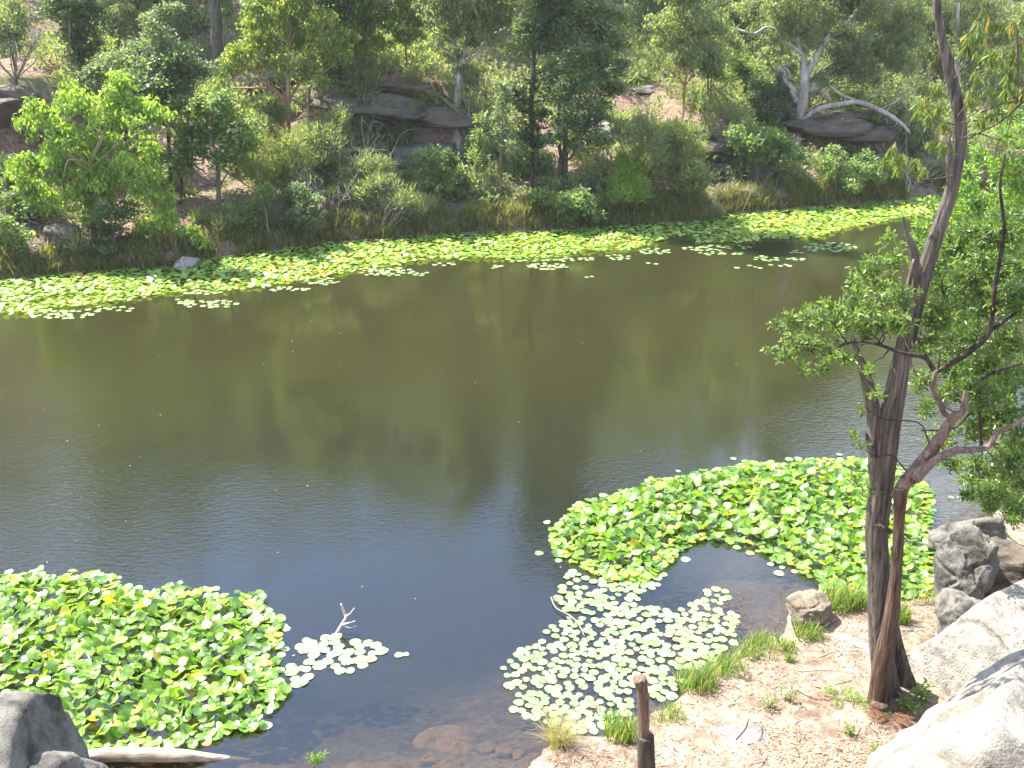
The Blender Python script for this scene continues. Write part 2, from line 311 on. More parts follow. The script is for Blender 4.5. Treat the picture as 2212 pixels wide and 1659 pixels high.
# ------------------------------------------------------------------ water
m, t, new, lk, o = M('murky_river_water')
c = new('ShaderNodeTexCoord')
mp = new('ShaderNodeMapping'); mp.inputs['Rotation'].default_value = (0, 0, R(18)); mp.inputs['Scale'].default_value = (1.0, 1.9, 1); lk(c.outputs['Object'], mp.inputs[0])
w1 = new('ShaderNodeTexNoise'); w1.inputs['Scale'].default_value = 6.5; w1.inputs['Detail'].default_value = 3; w1.inputs['Roughness'].default_value = .5; w1.inputs['Distortion'].default_value = .6; lk(mp.outputs[0], w1.inputs[0])
w2 = new('ShaderNodeTexNoise'); w2.inputs['Scale'].default_value = .16; w2.inputs['Detail'].default_value = 3; lk(c.outputs['Object'], w2.inputs[0])
wr = ramp(new, [(.03,.03,.03),(1,1,1)], [.42,.62]); lk(w2.outputs['Fac'], wr.inputs[0])
mul = new('ShaderNodeMath'); mul.operation = 'MULTIPLY'; lk(wr.outputs[0], mul.inputs[0]); lk(w1.outputs['Fac'], mul.inputs[1])
b = new('ShaderNodeBump'); b.inputs['Strength'].default_value = .5; b.inputs['Distance'].default_value = .018; lk(mul.outputs[0], b.inputs['Height'])
gl = new('ShaderNodeBsdfGlossy'); gl.inputs['Roughness'].default_value = .07; lk(b.outputs[0], gl.inputs['Normal'])
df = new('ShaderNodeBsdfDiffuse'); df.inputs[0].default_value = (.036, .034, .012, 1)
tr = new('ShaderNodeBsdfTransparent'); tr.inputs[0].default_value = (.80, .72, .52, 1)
# clearer near the bank, where a darker, bluer body colour paints in sky reflection
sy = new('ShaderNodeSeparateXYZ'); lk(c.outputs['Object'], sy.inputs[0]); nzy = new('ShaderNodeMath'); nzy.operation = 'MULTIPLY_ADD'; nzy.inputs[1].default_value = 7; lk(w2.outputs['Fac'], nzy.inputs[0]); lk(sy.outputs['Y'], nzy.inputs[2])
clarity_sky_mask = new('ShaderNodeMapRange'); clarity_sky_mask.interpolation_type = 'SMOOTHSTEP'; clarity_sky_mask.inputs['From Min'].default_value = 14.5; clarity_sky_mask.inputs['From Max'].default_value = 29; lk(nzy.outputs[0], clarity_sky_mask.inputs['Value'])
sc_ = new('ShaderNodeMix'); sc_.data_type = 'RGBA'; sc_.inputs['A'].default_value = (.018, .021, .020, 1); sc_.inputs['B'].default_value = (.030, .030, .0105, 1); lk(clarity_sky_mask.outputs[0], sc_.inputs['Factor']); lk(sc_.outputs['Result'], df.inputs[0])
cl_ = new('ShaderNodeMapRange'); cl_.inputs['To Min'].default_value = .62; cl_.inputs['To Max'].default_value = .25; lk(clarity_sky_mask.outputs[0], cl_.inputs['Value'])
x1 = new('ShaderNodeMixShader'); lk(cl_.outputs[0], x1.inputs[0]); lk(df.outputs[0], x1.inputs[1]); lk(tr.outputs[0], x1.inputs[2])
fr = new('ShaderNodeFresnel'); fr.inputs[0].default_value = 1.72; lk(b.outputs[0], fr.inputs[1])
x2 = new('ShaderNodeMixShader'); lk(fr.outputs[0], x2.inputs[0]); lk(x1.outputs[0], x2.inputs[1]); lk(gl.outputs[0], x2.inputs[2]); lk(x2.outputs[0], o.inputs[0])
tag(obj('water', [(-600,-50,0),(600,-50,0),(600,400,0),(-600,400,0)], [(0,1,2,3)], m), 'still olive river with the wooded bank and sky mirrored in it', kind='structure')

# ------------------------------------------------------------------ haze
m, t, new, lk, o = M('thin_summer_haze'); v = new('ShaderNodeVolumePrincipled'); v.inputs['Color'].default_value = (.97, .98, 1, 1); v.inputs['Density'].default_value = .0003; v.inputs['Anisotropy'].default_value = .2; lk(v.outputs[0], o.inputs['Volume'])
hx, hy0, hy1, hz0, hz1 = 750, -350, 1450, -12., 75.
tag(obj('haze', [(-hx,hy0,hz0),(hx,hy0,hz0),(hx,hy1,hz0),(-hx,hy1,hz0),(-hx,hy0,hz1),(hx,hy0,hz1),(hx,hy1,hz1),(-hx,hy1,hz1)], [(0,3,2,1),(4,5,6,7),(0,1,5,4),(1,2,6,5),(2,3,7,6),(3,0,4,7)], m), 'thin bright summer haze over the whole valley', kind='stuff')

# ------------------------------------------------------------------ rocks
def ico(sub=4):
    import bmesh
    bm = bmesh.new(); bmesh.ops.create_icosphere(bm, subdivisions=sub, radius=1)
    V = np.array([v.co[:] for v in bm.verts]); F = np.array([[v.index for v in f.verts] for f in bm.faces]); bm.free(); return V, F
ICO = {k: ico(k) for k in (3, 4, 5, 6)}
def rockmesh(size, seed, sub=4, cuts=12, rough=.12, rot=0., box=.18):
    V, F = ICO[sub]; V = V.copy(); r = np.random.default_rng(seed)
    if box: V = np.sign(V)*np.abs(V)**(1-box); V = V/np.abs(V).max()
    for k in range(cuts):
        n = nrm(r.normal(size=3)); d = r.uniform(.58, .86); h = V@n-d; V = V-np.where(h > 0, h*.97, 0)[:, None]*n
    n = nrm(V)
    V = V + n*(rough*fbm(V[:, 0]*1.6+seed, V[:, 1]*1.6, V[:, 2]*1.6, s=seed, o=5)*1.3+rough*.45*fbm(V[:, 0]*5, V[:, 1]*5+seed, V[:, 2]*8, s=seed+3, o=4) - rough*.9*np.clip(.09-np.abs(fbm(V[:, 0]*1.3+seed*2, V[:, 1]*1.3, V[:, 2]*3.2, s=seed+7, o=2)), 0, 1)*8)[:, None]
    V = V*np.array(size)[None]; c_, s_ = math.cos(rot), math.sin(rot)
    return np.stack([V[:, 0]*c_-V[:, 1]*s_, V[:, 0]*s_+V[:, 1]*c_, V[:, 2]], 1), F
def boulder(name, label, loc, size, seed, mat=None, cat='boulder', tilt=(0, 0), **k):
    if name == 'flat_stone': loc = [loc[0], loc[1], G(loc[0], loc[1])-size[2]*.35]
    V, F = rockmesh(size, seed, **k)
    a, b_ = tilt; ca, sa, cb, sb = math.cos(a), math.sin(a), math.cos(b_), math.sin(b_)
    V = np.stack([V[:, 0], V[:, 1]*ca-V[:, 2]*sa, V[:, 1]*sa+V[:, 2]*ca], 1); V = np.stack([V[:, 0]*cb+V[:, 2]*sb, V[:, 1], -V[:, 0]*sb+V[:, 2]*cb], 1)
    o = obj(name, V, F, mat or ROCK, smooth=True); o.location = [float(v) for v in loc]; return tag(o, label, cat)
def ledge(label, p, wpx, h, seed, stain=True):
    """a sandstone outcrop: back wall, roof slab jutting over an undercut, lower bench slabs"""
    k = depth(p)/FPX; w = wpx*k/2; x, y, z = p; z = z-.35*h
    e = empty('rock_ledge', (x, y, z), label, 'rock ledge')
    r = np.random.default_rng(seed)
    def slab(name, dx, dy, dz, sx_, sy_, sz_, mt, sd_):
        V, F = rockmesh((sx_, sy_, sz_), sd_, sub=4, cuts=5, rough=.10, box=.55, rot=r.uniform(-.08, .08))
        return obj(name, V+np.array([x+dx, y+dy, z+dz]), F, mt, e, smooth=True)
    slab('back_wall', 0, 1.5, h*.45, w*1.05, .8, h*.75, ROCKO if stain else ROCKG, seed)
    slab('roof_slab', -w*.3, .55, h*.98, w*.78, 1.35, h*.20, ROCK, seed+1)
    slab('roof_slab', w*.55, .75, h*.86, w*.62, 1.25, h*.22, ROCK, seed+2)
    slab('roof_slab', w*.1, 1.2, h*1.2, w*.7, 1.1, h*.13, ROCK, seed+6)
    slab('bench_slab', -w*.25, .15, h*.12, w*.72, 1.0, h*.20, ROCK, seed+3)
    slab('bench_slab', w*.5, .2, h*.22, w*.55, .9, h*.18, ROCKG, seed+4)
    slab('bench_slab', w*.1, -.5, -h*.12, w*.6, .8, h*.14, ROCK, seed+5)
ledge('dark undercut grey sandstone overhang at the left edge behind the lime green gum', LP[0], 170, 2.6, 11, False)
ledge('long layered sandstone overhang with a black hollow behind the pale leaning gum trunk', LP[1], 330, 2.5, 21, True)
ledge('orange stained rock shelter under the white gum\'s long drooping limb', LP[2], 280, 1.9, 31, True)
ledge('small stepped rock outcrop right of the fuzzy riverside wattle', LP[3], 95, 1.1, 41, False)
ledge('low dark rock step left of the orange barked gum', LP[4], 90, .9, 51, False)
p = at_g(128, 545); boulder('boulder', 'pale grey domed boulder on the far bank at the left', p+[0, .3, .25], (.72, .6, .62), 5, ROCK, rot=.3)
p = at_z(405, 578); boulder('boulder', 'small pale boulder at the far waterline beside the lily band', p+[0, 0, .12], (.45, .4, .3), 6, ROCKL, rot=.3)
p = at_g(15, 480); boulder('boulder', 'mossy low boulder at the left edge of the far bank', p+[0, .3, .1], (.9, .6, .45), 8, ROCK)
p = at_g(1390, 195); boulder('boulder', 'flat sunlit rock slab high on the slope behind the dark crown', p+[0, .3, .0], (1.3, 1., .35), 9, ROCKL)
p = at_g(1280, 300); boulder('boulder', 'pale sloping rock face between the dark trunks', p+[0, .3, .1], (1.5, .9, .75), 10, ROCKL, tilt=(0, .35))
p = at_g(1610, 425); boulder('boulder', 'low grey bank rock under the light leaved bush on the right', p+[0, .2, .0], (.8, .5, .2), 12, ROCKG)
p = at_g(1085, 300); boulder('boulder', 'rusty brown rock beside the slender grey sapling', p+[0, .2, .1], (.7, .6, .5), 13, ROCKO)
p = at_g(375, 150); boulder('boulder', 'sunlit stone slab on the slope above the blue green conical tree', p+[0, .2, .0], (1.2, .8, .3), 14, ROCKL)
p = at_g(110, 105); boulder('boulder', 'grey whaleback rock on the upper left slope', p+[0, .3, .1], (2.2, 1.2, .7), 15, ROCK)
# near side
boulder('boulder', 'large grey weathered boulder cut off by the bottom left corner', at_z(20, 1600, 1.4)+[-.62, -.1, -.95], (1.35, 1.25, 1.30), 16, ROCKG, sub=5, cuts=4, rough=.055, rot=.4, box=.3)
boulder('boulder', 'low dark foreground rock below the grey corner boulder', at_z(120, 1700, 1.3)+[-.4, 0, -.8], (1.2, .9, .82), 17, ROCKG, sub=5, cuts=5, rough=.1)
p = at_z(2200, 1575, 1.5); boulder('boulder', 'huge bleached white sandstone boulder filling the bottom right corner', p+[.40, -.30, -1.30], (2.30, 2.15, 2.2), 18, ROCKL, sub=6, cuts=9, rough=.06, rot=.5)
p = at_z(2150, 1400, 1.0); boulder('boulder', 'broad litter strewn sandstone shelf behind the white corner boulder', p+[.8, .5, -1.0], (2.0, 1.9, 1.35), 19, ROCKL, sub=6, cuts=12, rough=.07, rot=.2)
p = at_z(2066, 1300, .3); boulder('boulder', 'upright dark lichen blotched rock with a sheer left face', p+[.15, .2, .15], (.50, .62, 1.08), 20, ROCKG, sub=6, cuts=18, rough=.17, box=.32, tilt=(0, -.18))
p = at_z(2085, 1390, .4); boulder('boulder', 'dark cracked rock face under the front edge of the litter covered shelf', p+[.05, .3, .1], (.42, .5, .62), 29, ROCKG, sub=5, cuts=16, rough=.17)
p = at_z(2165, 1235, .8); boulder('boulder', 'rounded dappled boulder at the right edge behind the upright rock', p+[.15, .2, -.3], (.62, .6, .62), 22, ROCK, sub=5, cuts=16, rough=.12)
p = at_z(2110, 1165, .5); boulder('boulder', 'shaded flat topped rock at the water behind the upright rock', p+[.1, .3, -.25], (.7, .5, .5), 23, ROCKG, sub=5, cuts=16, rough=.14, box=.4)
p = at_z(1745, 1320, .2); boulder('boulder', 'tan angular boulder at the water\'s edge beside the grass', p+[.0, 0, .05], (.42, .32, .30), 24, rock_mat('tan_sandstone', (.20,.165,.12), (.09,.072,.05), (.13,.105,.07), 2., .7, .7), sub=5, cuts=18, rough=.15, rot=.5, box=.3)
p = at_z(1835, 1345, .3); boulder('flat_stone', 'small flat whitish stone on the path right of the tan boulder', p, (.22, .14, .07), 25, ROCKL, 'flat stone')
p = at_z(1870, 1362, .3); boulder('flat_stone', 'pale worn stone hump on the path touching the twin trunks', p, (.24, .2, .07), 26, ROCKL, 'flat stone')
p = at_z(1610, 1545, .32); boulder('flat_stone', 'broad white bedrock slab flush in the path', p+[0, 0, -.02], (.52, .36, .07), 27, ROCKL, 'flat stone', rot=.45, sub=5, rough=.13)
p = at_z(1990, 1322, .35); boulder('flat_stone', 'thin pale stone step behind the twin trunks', p, (.5, .09, .06), 28, ROCKL, 'flat stone')
k = 0
for (qx, qy, a, dz) in [(805,1628,.72,.30),(890,1668,.5,.28),(965,1545,.50,.45),(1010,1605,.26,.32),(1060,1640,.2,.26),(975,1650,.16,.2),(1020,1655,.14,.15),(1090,1600,.15,.12),(930,1600,.15,.25),(1050,1585,.14,.18),(1125,1615,.11,.08),(960,1612,.2,.26),(1000,1572,.22,.30),(1095,1648,.13,.12),(1130,1645,.10,.08),(985,1632,.15,.2),(1040,1620,.13,.2)]:
    P = at_z(qx, qy, 0); 
    lab = ['big smooth brown rock under the clear water at the bottom','brown sunken rock beside the biggest underwater rock','faint deep underwater rock furthest from the bank'][k] if k < 3 else 'small brown stone on the shallow river bed near the grass tussock'
    o = boulder('submerged_rock', lab, P+[0, 0, -dz-a*.30], (a, a*.8, a*.5), 60+k, ROCKU, 'submerged rock', sub=4, cuts=4, rough=.1)
    if k >= 3: o['group'] = 'stones on the shallow river bed'
    k += 1

# ------------------------------------------------------------------ foliage
#        material, length, width, mode, coverage, flatten
FOL = {'lime': ('lime', .19, .08, 'hang', 4.6, .8), 'tips': ('tips', .18, .075, 'hang', 4.2, .75), 'dark': ('dark', .15, .09, 'broad', 3.6, .8),
       'blue': ('blue', .14, .085, 'broad', 3.7, .75), 'mid': ('mid', .14, .085, 'broad', 4.0, .8), 'fuzz': ('olive', .24, .042, 'needle', 4.0, .85),
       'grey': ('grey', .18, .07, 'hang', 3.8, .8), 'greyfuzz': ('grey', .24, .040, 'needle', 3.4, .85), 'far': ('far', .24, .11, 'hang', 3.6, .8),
       'broadlight': ('mid', .16, .105, 'broad', 3.4, .8), 'limefuzz': ('lime', .22, .042, 'needle', 3.8, .85)}
def leafquads(P, axis_, nor, L, W_):
    side = nrm(np.cross(axis_, nor)); L = L[:, None]; W_ = W_[:, None]
    V = np.stack([P, P+axis_*L*.42+side*W_*.5, P+axis_*L, P+axis_*L*.42-side*W_*.5], 1).reshape(-1, 3)
    return V, np.arange(len(P)*4).reshape(-1, 4)
def dirs(P, Cc, mode):
    n = len(P)
    if mode == 'hang': a = nrm(rng.normal(size=(n, 3))*.55+[0, 0, -.8]); b_ = rng.normal(size=(n, 3))
    elif mode == 'broad': a = nrm(rng.normal(size=(n, 3))*[1, 1, .45]+nrm(P-Cc)*.6); b_ = rng.normal(size=(n, 3))*.55+[0, -.1, 1]
    else: a = nrm(nrm(P-Cc)*.9+[0, 0, .25]+rng.normal(size=(n, 3))*.6); b_ = rng.normal(size=(n, 3))
    return a, nrm(b_-a*np.sum(a*b_, 1, keepdims=True))
def clump(acc, twigs, c, r, fol, scale=1., dense=1., twr=.012):
    mt, L, W_, mode, cov, fl = FOL[fol]; L *= scale; W_ *= scale
    m_ = int(np.clip(9+r*8, 9, 24)); d = nrm(rng.normal(size=(m_, 3))); d[:, 2] = np.where(rng.random(m_) < .35, np.abs(d[:, 2]), d[:, 2])
    sc = c[None]+d*(r*rng.uniform(.35, .95, m_))[:, None]*[1, 1, fl]; sr = r*rng.uniform(.28, .55, m_)
    n = int(cov*dense*math.pi*r*r/(L*W_*.5)*.8); w_ = sr**2; idx = rng.choice(m_, n, p=w_/w_.sum())
    off = rng.normal(size=(n, 3))*.5; off = off*np.minimum(1, 1.1/np.linalg.norm(off, axis=1))[:, None]
    P = sc[idx]+off*sr[idx][:, None]*[1, 1, fl]
    a, b_ = dirs(P, sc[idx]-[0, 0, .3*r], mode)
    V, F = leafquads(P, a, b_, L*rng.uniform(.6, 1.25, n), W_*rng.uniform(.7, 1.2, n))
    st = rng.uniform(0, 1, m_)
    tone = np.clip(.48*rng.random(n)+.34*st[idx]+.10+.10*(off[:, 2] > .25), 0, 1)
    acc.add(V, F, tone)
    if twigs is not None:
        for q in range(min(m_, 7)):
            e = sc[q]; mid = (c*.45+e*.55)+rng.normal(size=3)*r*.09-[0, 0, r*.06]
            twigs.add(*tube([c-[0, 0, r*.3], mid, e], [twr*1.5, twr, twr*.4], 4, step=r*.3))
def bend(a, b_, sag=.12):
    a = np.asarray(a); b_ = np.asarray(b_); L = np.linalg.norm(b_-a); j = rng.normal(size=3)*L*.07
    return [a, a*.66+b_*.34+j-[0, 0, -L*sag*.5], a*.33+b_*.67-j*.6+[0, 0, L*sag*.5], b_]
CNT = 0
def plant(name, label, cat, base, blobs, fol, conv=None, trunk=None, limbs=(), bark='grey', scale=1., dense=1., dy=0., spread=.8, group=None, stems=3, fill=None, twr=.012, seg=10, leafless=False):
    """base and all points are picture positions that fix bearings; the depth comes from where the base meets the ground"""
    conv = conv or (lambda x, y: (x, y))
    g = at_g(*conv(*base)); g[1] += dy; g[2] = G(g[0], g[1]); y0 = g[1]; k = depth(g)/FPX*(.3676 if conv in (Z1, Z2, Z3) else 1.)
    e = empty(name, (g[0], g[1], g[2]), label, cat, group)
    r_ = np.random.default_rng(abs(hash(label)) % 1000 if False else sum(map(ord, label)))
    tr = None
    if trunk:
        pts = [at_y(*conv(x, y), y0+.25*math.sin(i_*1.7)*(i_ > 0)) for i_, (x, y, w) in enumerate(trunk)]
        rad = [max(.012, w*k/2) for *_, w in trunk]
        b0 = pts[0].copy(); b0[2] = min(b0[2], G(b0[0], b0[1]))-.3; b0[0] = pts[0][0]
        pts = [b0]+pts; rad = [rad[0]*1.35]+rad
        V, F = tube(pts, rad, seg, step=.25, wob=.03, ridge=.05, seed=len(label)); obj('trunk', V, F, BARK[bark], e, smooth=True)
        tr = (np.array(pts), np.array(rad))
    for lm in limbs:
        yy = y0; pts = []; r0 = np.random.default_rng(len(lm)*7+int(lm[0][0])); sl = r0.uniform(-.45, .45)
        for i_, (x, y, w) in enumerate(lm): pts.append(at_y(*conv(x, y), y0+sl*i_*.6))
        V, F = tube(pts, [max(.008, w*k/2) for *_, w in lm], 8, step=.2, wob=.05, ridge=.06, seed=int(lm[0][0]) % 50); obj('limb', V, F, BARK[bark], e, smooth=True)
    if leafless: return e, y0, k
    leaves = Acc(); tw = Acc()
    for (x, y, r) in blobs:
        c_ = at_y(*conv(x, y), y0+r_.uniform(-1, 1)*spread*min(1.6, r*k*1.5)); R_ = r*k*1.22; c_[2] = max(c_[2], G(c_[0], c_[1])+R_*.45)
        clump(leaves, tw, c_, R_, fol, scale*(1.7 if conv(x, y)[1] < -45 else 1.), dense, twr)
        if tr is not None:
            P = tr[0]; hd = np.hypot(P[:, 0]-c_[0], P[:, 1]-c_[1]); cost = np.abs(P[:, 2]-(c_[2]-.55*hd-.2))+.3*hd; j = int(np.argmin(cost)); j = min(j, len(P)-1)
            rr = min(tr[1][j]*.45, .025+R_*.012); tw.add(*tube(bend(P[j], c_-[0, 0, R_*.3]), [rr, rr*.8, rr*.55, twr], 6, step=.3, wob=.03))
        else:
            b_ = np.array([g[0]+r_.uniform(-.25, .25), y0+r_.uniform(-.2, .2), g[2]-.05])
            tw.add(*tube(bend(b_, c_-[0, 0, R_*.3]), [.035, .03, .022, twr], 5, step=.35, wob=.05))
    o = tw.out('branches', BARK['grey' if bark == 'pale' else bark], e, True); o['kind'] = 'stuff'
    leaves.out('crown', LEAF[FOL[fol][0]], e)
    return e, y0, k

# --- front left: lime green drooping gum and its neighbours
plant('gum_tree', 'bright lime green gum with drooping leaves at the left of the far bank', 'tree', (560,1420),
  [(460,560,105),(380,600,70),(700,520,105),(620,690,90),(560,640,70),(880,690,105),(800,620,70),(230,650,70),(170,730,80),(270,720,80),(400,790,105),(350,870,100),(470,880,90),(620,860,100),(150,960,80),(250,940,80),(330,1000,90),(850,880,90),(560,1000,110),(730,1000,100),(200,1110,75),(420,1150,95),(640,1120,100),(300,1170,80),(840,1060,90),(940,1190,85),(960,1290,80),(560,1260,90),(880,1350,70),(80,1000,60)],
  'lime', Z1, trunk=[(560,1420,34),(530,1200,30),(520,1000,26),(600,800,20),(660,650,14)],
  limbs=[[(530,1180,22),(440,1100,16),(350,1010,10),(290,960,6)],[(520,1000,18),(480,940,14),(400,930,10),(380,1010,7)],[(520,860,16),(520,800,13),(480,795,10),(540,730,8)],[(600,900,20),(720,860,16),(800,790,12),(860,760,8)],[(760,880,12),(840,820,10),(950,830,7)]], bark='tan', scale=1.0, dense=1.0)
plant('conical_tree', 'blue green conical tree behind the lime green gum', 'tree', (1010,1170),
  [(940,160,75),(1000,60,60),(880,120,50),(900,260,110),(980,330,120),(650,400,105),(780,340,90),(1100,400,100),(1190,430,75),(700,470,80),(880,470,130),(1040,510,120),(920,600,100),(1060,630,90),(540,430,60),(1000,420,110),(830,560,80)],
  'blue', Z1, trunk=[(1010,1170,26),(1000,950,24),(985,750,22),(965,450,18),(945,200,10),(940,120,6)], bark='dark', dy=.6, dense=1.15)
plant('broadleaf_tree', 'glossy pale leaved tree with silvery stems right of the lime gum', 'tree', (1285,1270),
  [(1100,690,90),(1240,650,100),(1350,700,90),(1400,780,90),(1200,780,110),(1340,850,100),(1060,800,70),(1150,880,85),(1280,930,80),(1380,940,60),(1440,850,70),(1150,600,50),(1300,590,60),(1000,940,60),(1050,1020,60),(1480,830,50)],
  'broadlight', Z1, trunk=[(1285,1270,28),(1285,1100,24),(1275,950,20),(1240,800,14)], limbs=[[(1120,1080,16),(1130,930,15),(1130,850,13),(1120,760,9)],[(1300,980,14),(1380,1040,11),(1440,1090,7)],[(1130,960,12),(1200,1010,9)]], bark='grey', dense=1.2)
plant('slender_tree', 'thin dark double trunk standing under the glossy pale leaved tree', 'tree', (1065,1200), [(1060,890,55),(1020,960,50),(1100,960,45)], 'mid', Z1, trunk=[(1065,1200,20),(1068,1080,18),(1060,940,14)], bark='dark')
plant('slender_tree', 'thin dark trunk just left of the conical tree trunk', 'tree', (880,1190), [(860,930,60),(900,1000,50),(910,880,50)], 'lime', Z1, trunk=[(880,1190,20),(878,1060,18),(880,930,12)], bark='dark')
plant('gum_tree', 'yellow tipped gum with orange bark and forked pale limbs', 'tree', (1705,900),
  [(1560,50,105),(1500,20,70),(1780,60,100),(1690,140,110),(1490,130,75),(1480,220,80),(1400,330,75),(1340,390,65),(1440,290,70),(1280,490,50),(1300,560,60),(1240,540,35),(1570,290,95),(1600,200,90),(1760,240,100),(1820,380,60),(1900,470,50),(1960,240,80),(1990,330,65),(1870,160,80),(1660,350,60),(1780,440,50),(1930,120,70),(1500,400,55),(1650,-60,110),(1800,-80,110),(1500,-80,90),(1700,-200,120),(1600,-330,110),(1780,-330,110),(1690,-480,110),(1620,-620,100),(1740,-700,90)],
  'tips', Z1, trunk=[(1705,900,30),(1697,760,27),(1695,600,25),(1690,420,20),(1700,250,13),(1720,100,9)],
  limbs=[[(1695,650,20),(1640,570,17),(1560,520,14),(1440,515,9),(1340,520,6)],[(1690,770,15),(1620,690,13),(1580,590,11),(1500,480,9),(1430,440,6)],[(1698,600,17),(1730,540,14),(1800,450,12),(1880,390,8)],[(1700,720,13),(1780,690,11),(1880,655,7)],[(1690,420,12),(1640,370,9),(1560,340,6)],[(1580,560,9),(1560,450,8),(1500,450,5)]], bark='orange', twr=.015, dense=.8)
plant('gum_tree', 'pale trunked gum between the orange barked gum and the rock overhang', 'tree', (258,540),
  [(250,110,95),(130,180,90),(330,170,85),(160,280,75),(300,270,70),(200,200,80),(60,260,60),(90,360,60),(380,250,60),(250,20,90),(100,60,90),(360,40,80),(200,-100,110),(330,-150,100)],
  'tips', Z2, trunk=[(258,540,22),(257,430,19),(250,300,12),(250,180,8)], limbs=[[(257,450,12),(300,380,10),(350,310,6)],[(257,440,10),(210,390,8),(170,370,5)]], bark='tan', dense=.85)
plant('gum_tree', 'light crowned gum left of the tall scribbly gum', 'tree', (545,480), [(480,140,90),(570,120,85),(430,120,60),(600,200,60),(500,230,60),(540,30,80),(440,-60,90),(600,-100,90)], 'tips', Z2, trunk=[(545,480,18),(545,380,15),(540,250,10)], bark='grey', dense=.85)
plant('scribbly_gum', 'tall gum with pinkish white trunk in front of the layered rock overhang', 'tree', (845,850),
  [(700,50,85),(770,190,60),(850,60,110),(980,40,100),(1100,50,85),(1020,160,80),(930,250,50),(1140,110,60),(640,110,60),(870,160,70),(900,430,55),(840,330,45),(960,400,45),(850,-80,120),(1000,-100,120),(720,-80,100),(900,-260,130),(1060,-280,110),(760,-300,110),(950,-450,120),(820,-520,110),(1000,-650,120),(880,-760,120),(760,-820,100),(950,-950,110),(860,-1080,90)],
  'grey', Z2, trunk=[(850,850,56),(838,740,56),(845,600,44),(852,480,38),(875,350,30),(905,220,24),(935,120,18),(950,0,14),(940,-200,12),(930,-400,12),(920,-700,9),(890,-1000,5)],
  limbs=[[(870,380,22),(940,320,20),(1000,250,15),(1060,200,11),(1130,165,8)],[(852,480,20),(832,330,18),(815,180,15),(790,40,12),(770,-80,8)],[(835,340,10),(760,290,9),(700,200,6)],[(890,280,13),(920,170,13),(960,90,10),(1000,-60,7)]], bark='pale', dense=1.15, twr=.012)
plant('sapling', 'bare forked tan sapling in front of the scribbly gum', 'sapling', (918,1020), [(940,480,50),(920,420,40),(710,540,40),(990,690,45)], 'grey', Z2, trunk=[(918,1020,16),(912,850,14),(908,700,13),(918,560,9),(925,440,6)], limbs=[[(905,710,15),(850,655,14),(790,610,11),(720,540,9),(690,480,6)],[(900,640,9),(880,540,7),(870,470,5)]], bark='tan', dense=.6)
plant('sapling', 'slim grey sapling right of the forked tan one', 'sapling', (968,1140), [(985,820,65),(960,920,55),(1000,960,50),(980,720,50)], 'mid', Z2, trunk=[(968,1140,13),(965,980,11),(972,850,9),(985,700,6)], bark='grey', dense=.8)
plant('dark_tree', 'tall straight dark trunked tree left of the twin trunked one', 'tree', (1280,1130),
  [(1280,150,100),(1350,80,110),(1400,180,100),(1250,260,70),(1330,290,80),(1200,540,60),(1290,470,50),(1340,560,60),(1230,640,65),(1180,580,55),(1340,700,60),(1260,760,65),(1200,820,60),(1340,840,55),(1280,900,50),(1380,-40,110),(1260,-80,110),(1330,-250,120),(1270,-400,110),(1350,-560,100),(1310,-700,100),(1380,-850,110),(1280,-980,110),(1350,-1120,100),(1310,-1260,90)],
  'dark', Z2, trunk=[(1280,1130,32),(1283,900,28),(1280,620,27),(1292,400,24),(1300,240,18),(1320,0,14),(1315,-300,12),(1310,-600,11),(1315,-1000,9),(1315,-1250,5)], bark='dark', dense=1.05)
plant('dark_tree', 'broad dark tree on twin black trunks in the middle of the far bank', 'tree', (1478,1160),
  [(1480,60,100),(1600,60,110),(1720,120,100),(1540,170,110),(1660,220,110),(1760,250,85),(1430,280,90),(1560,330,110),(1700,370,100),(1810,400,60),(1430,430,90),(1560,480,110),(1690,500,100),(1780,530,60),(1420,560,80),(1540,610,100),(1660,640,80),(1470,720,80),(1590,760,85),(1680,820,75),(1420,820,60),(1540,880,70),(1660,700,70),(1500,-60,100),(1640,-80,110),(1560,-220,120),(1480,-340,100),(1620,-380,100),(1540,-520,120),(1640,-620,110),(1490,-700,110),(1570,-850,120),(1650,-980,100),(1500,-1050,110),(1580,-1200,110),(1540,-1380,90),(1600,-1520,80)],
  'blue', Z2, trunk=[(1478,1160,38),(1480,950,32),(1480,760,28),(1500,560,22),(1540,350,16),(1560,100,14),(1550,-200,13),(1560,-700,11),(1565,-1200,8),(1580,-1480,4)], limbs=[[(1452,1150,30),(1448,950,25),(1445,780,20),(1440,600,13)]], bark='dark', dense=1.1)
plant('sapling', 'straight reddish sapling trunk rising from the litter in the middle', 'sapling', (1095,1210), [(1110,780,70),(1100,680,65),(1150,860,60),(1060,820,45),(1130,600,60),(1120,510,45)], 'blue', Z2, trunk=[(1095,1210,18),(1098,1050,15),(1102,900,12),(1110,700,8),(1120,560,5)], bark='red', dense=.9)
plant('sapling', 'slim dark stem close beside the tall dark trunk', 'sapling', (1315,1120), [(1320,860,45),(1330,960,40)], 'dark', Z2, trunk=[(1315,1120,11),(1318,950,10),(1322,800,6)], bark='dark')
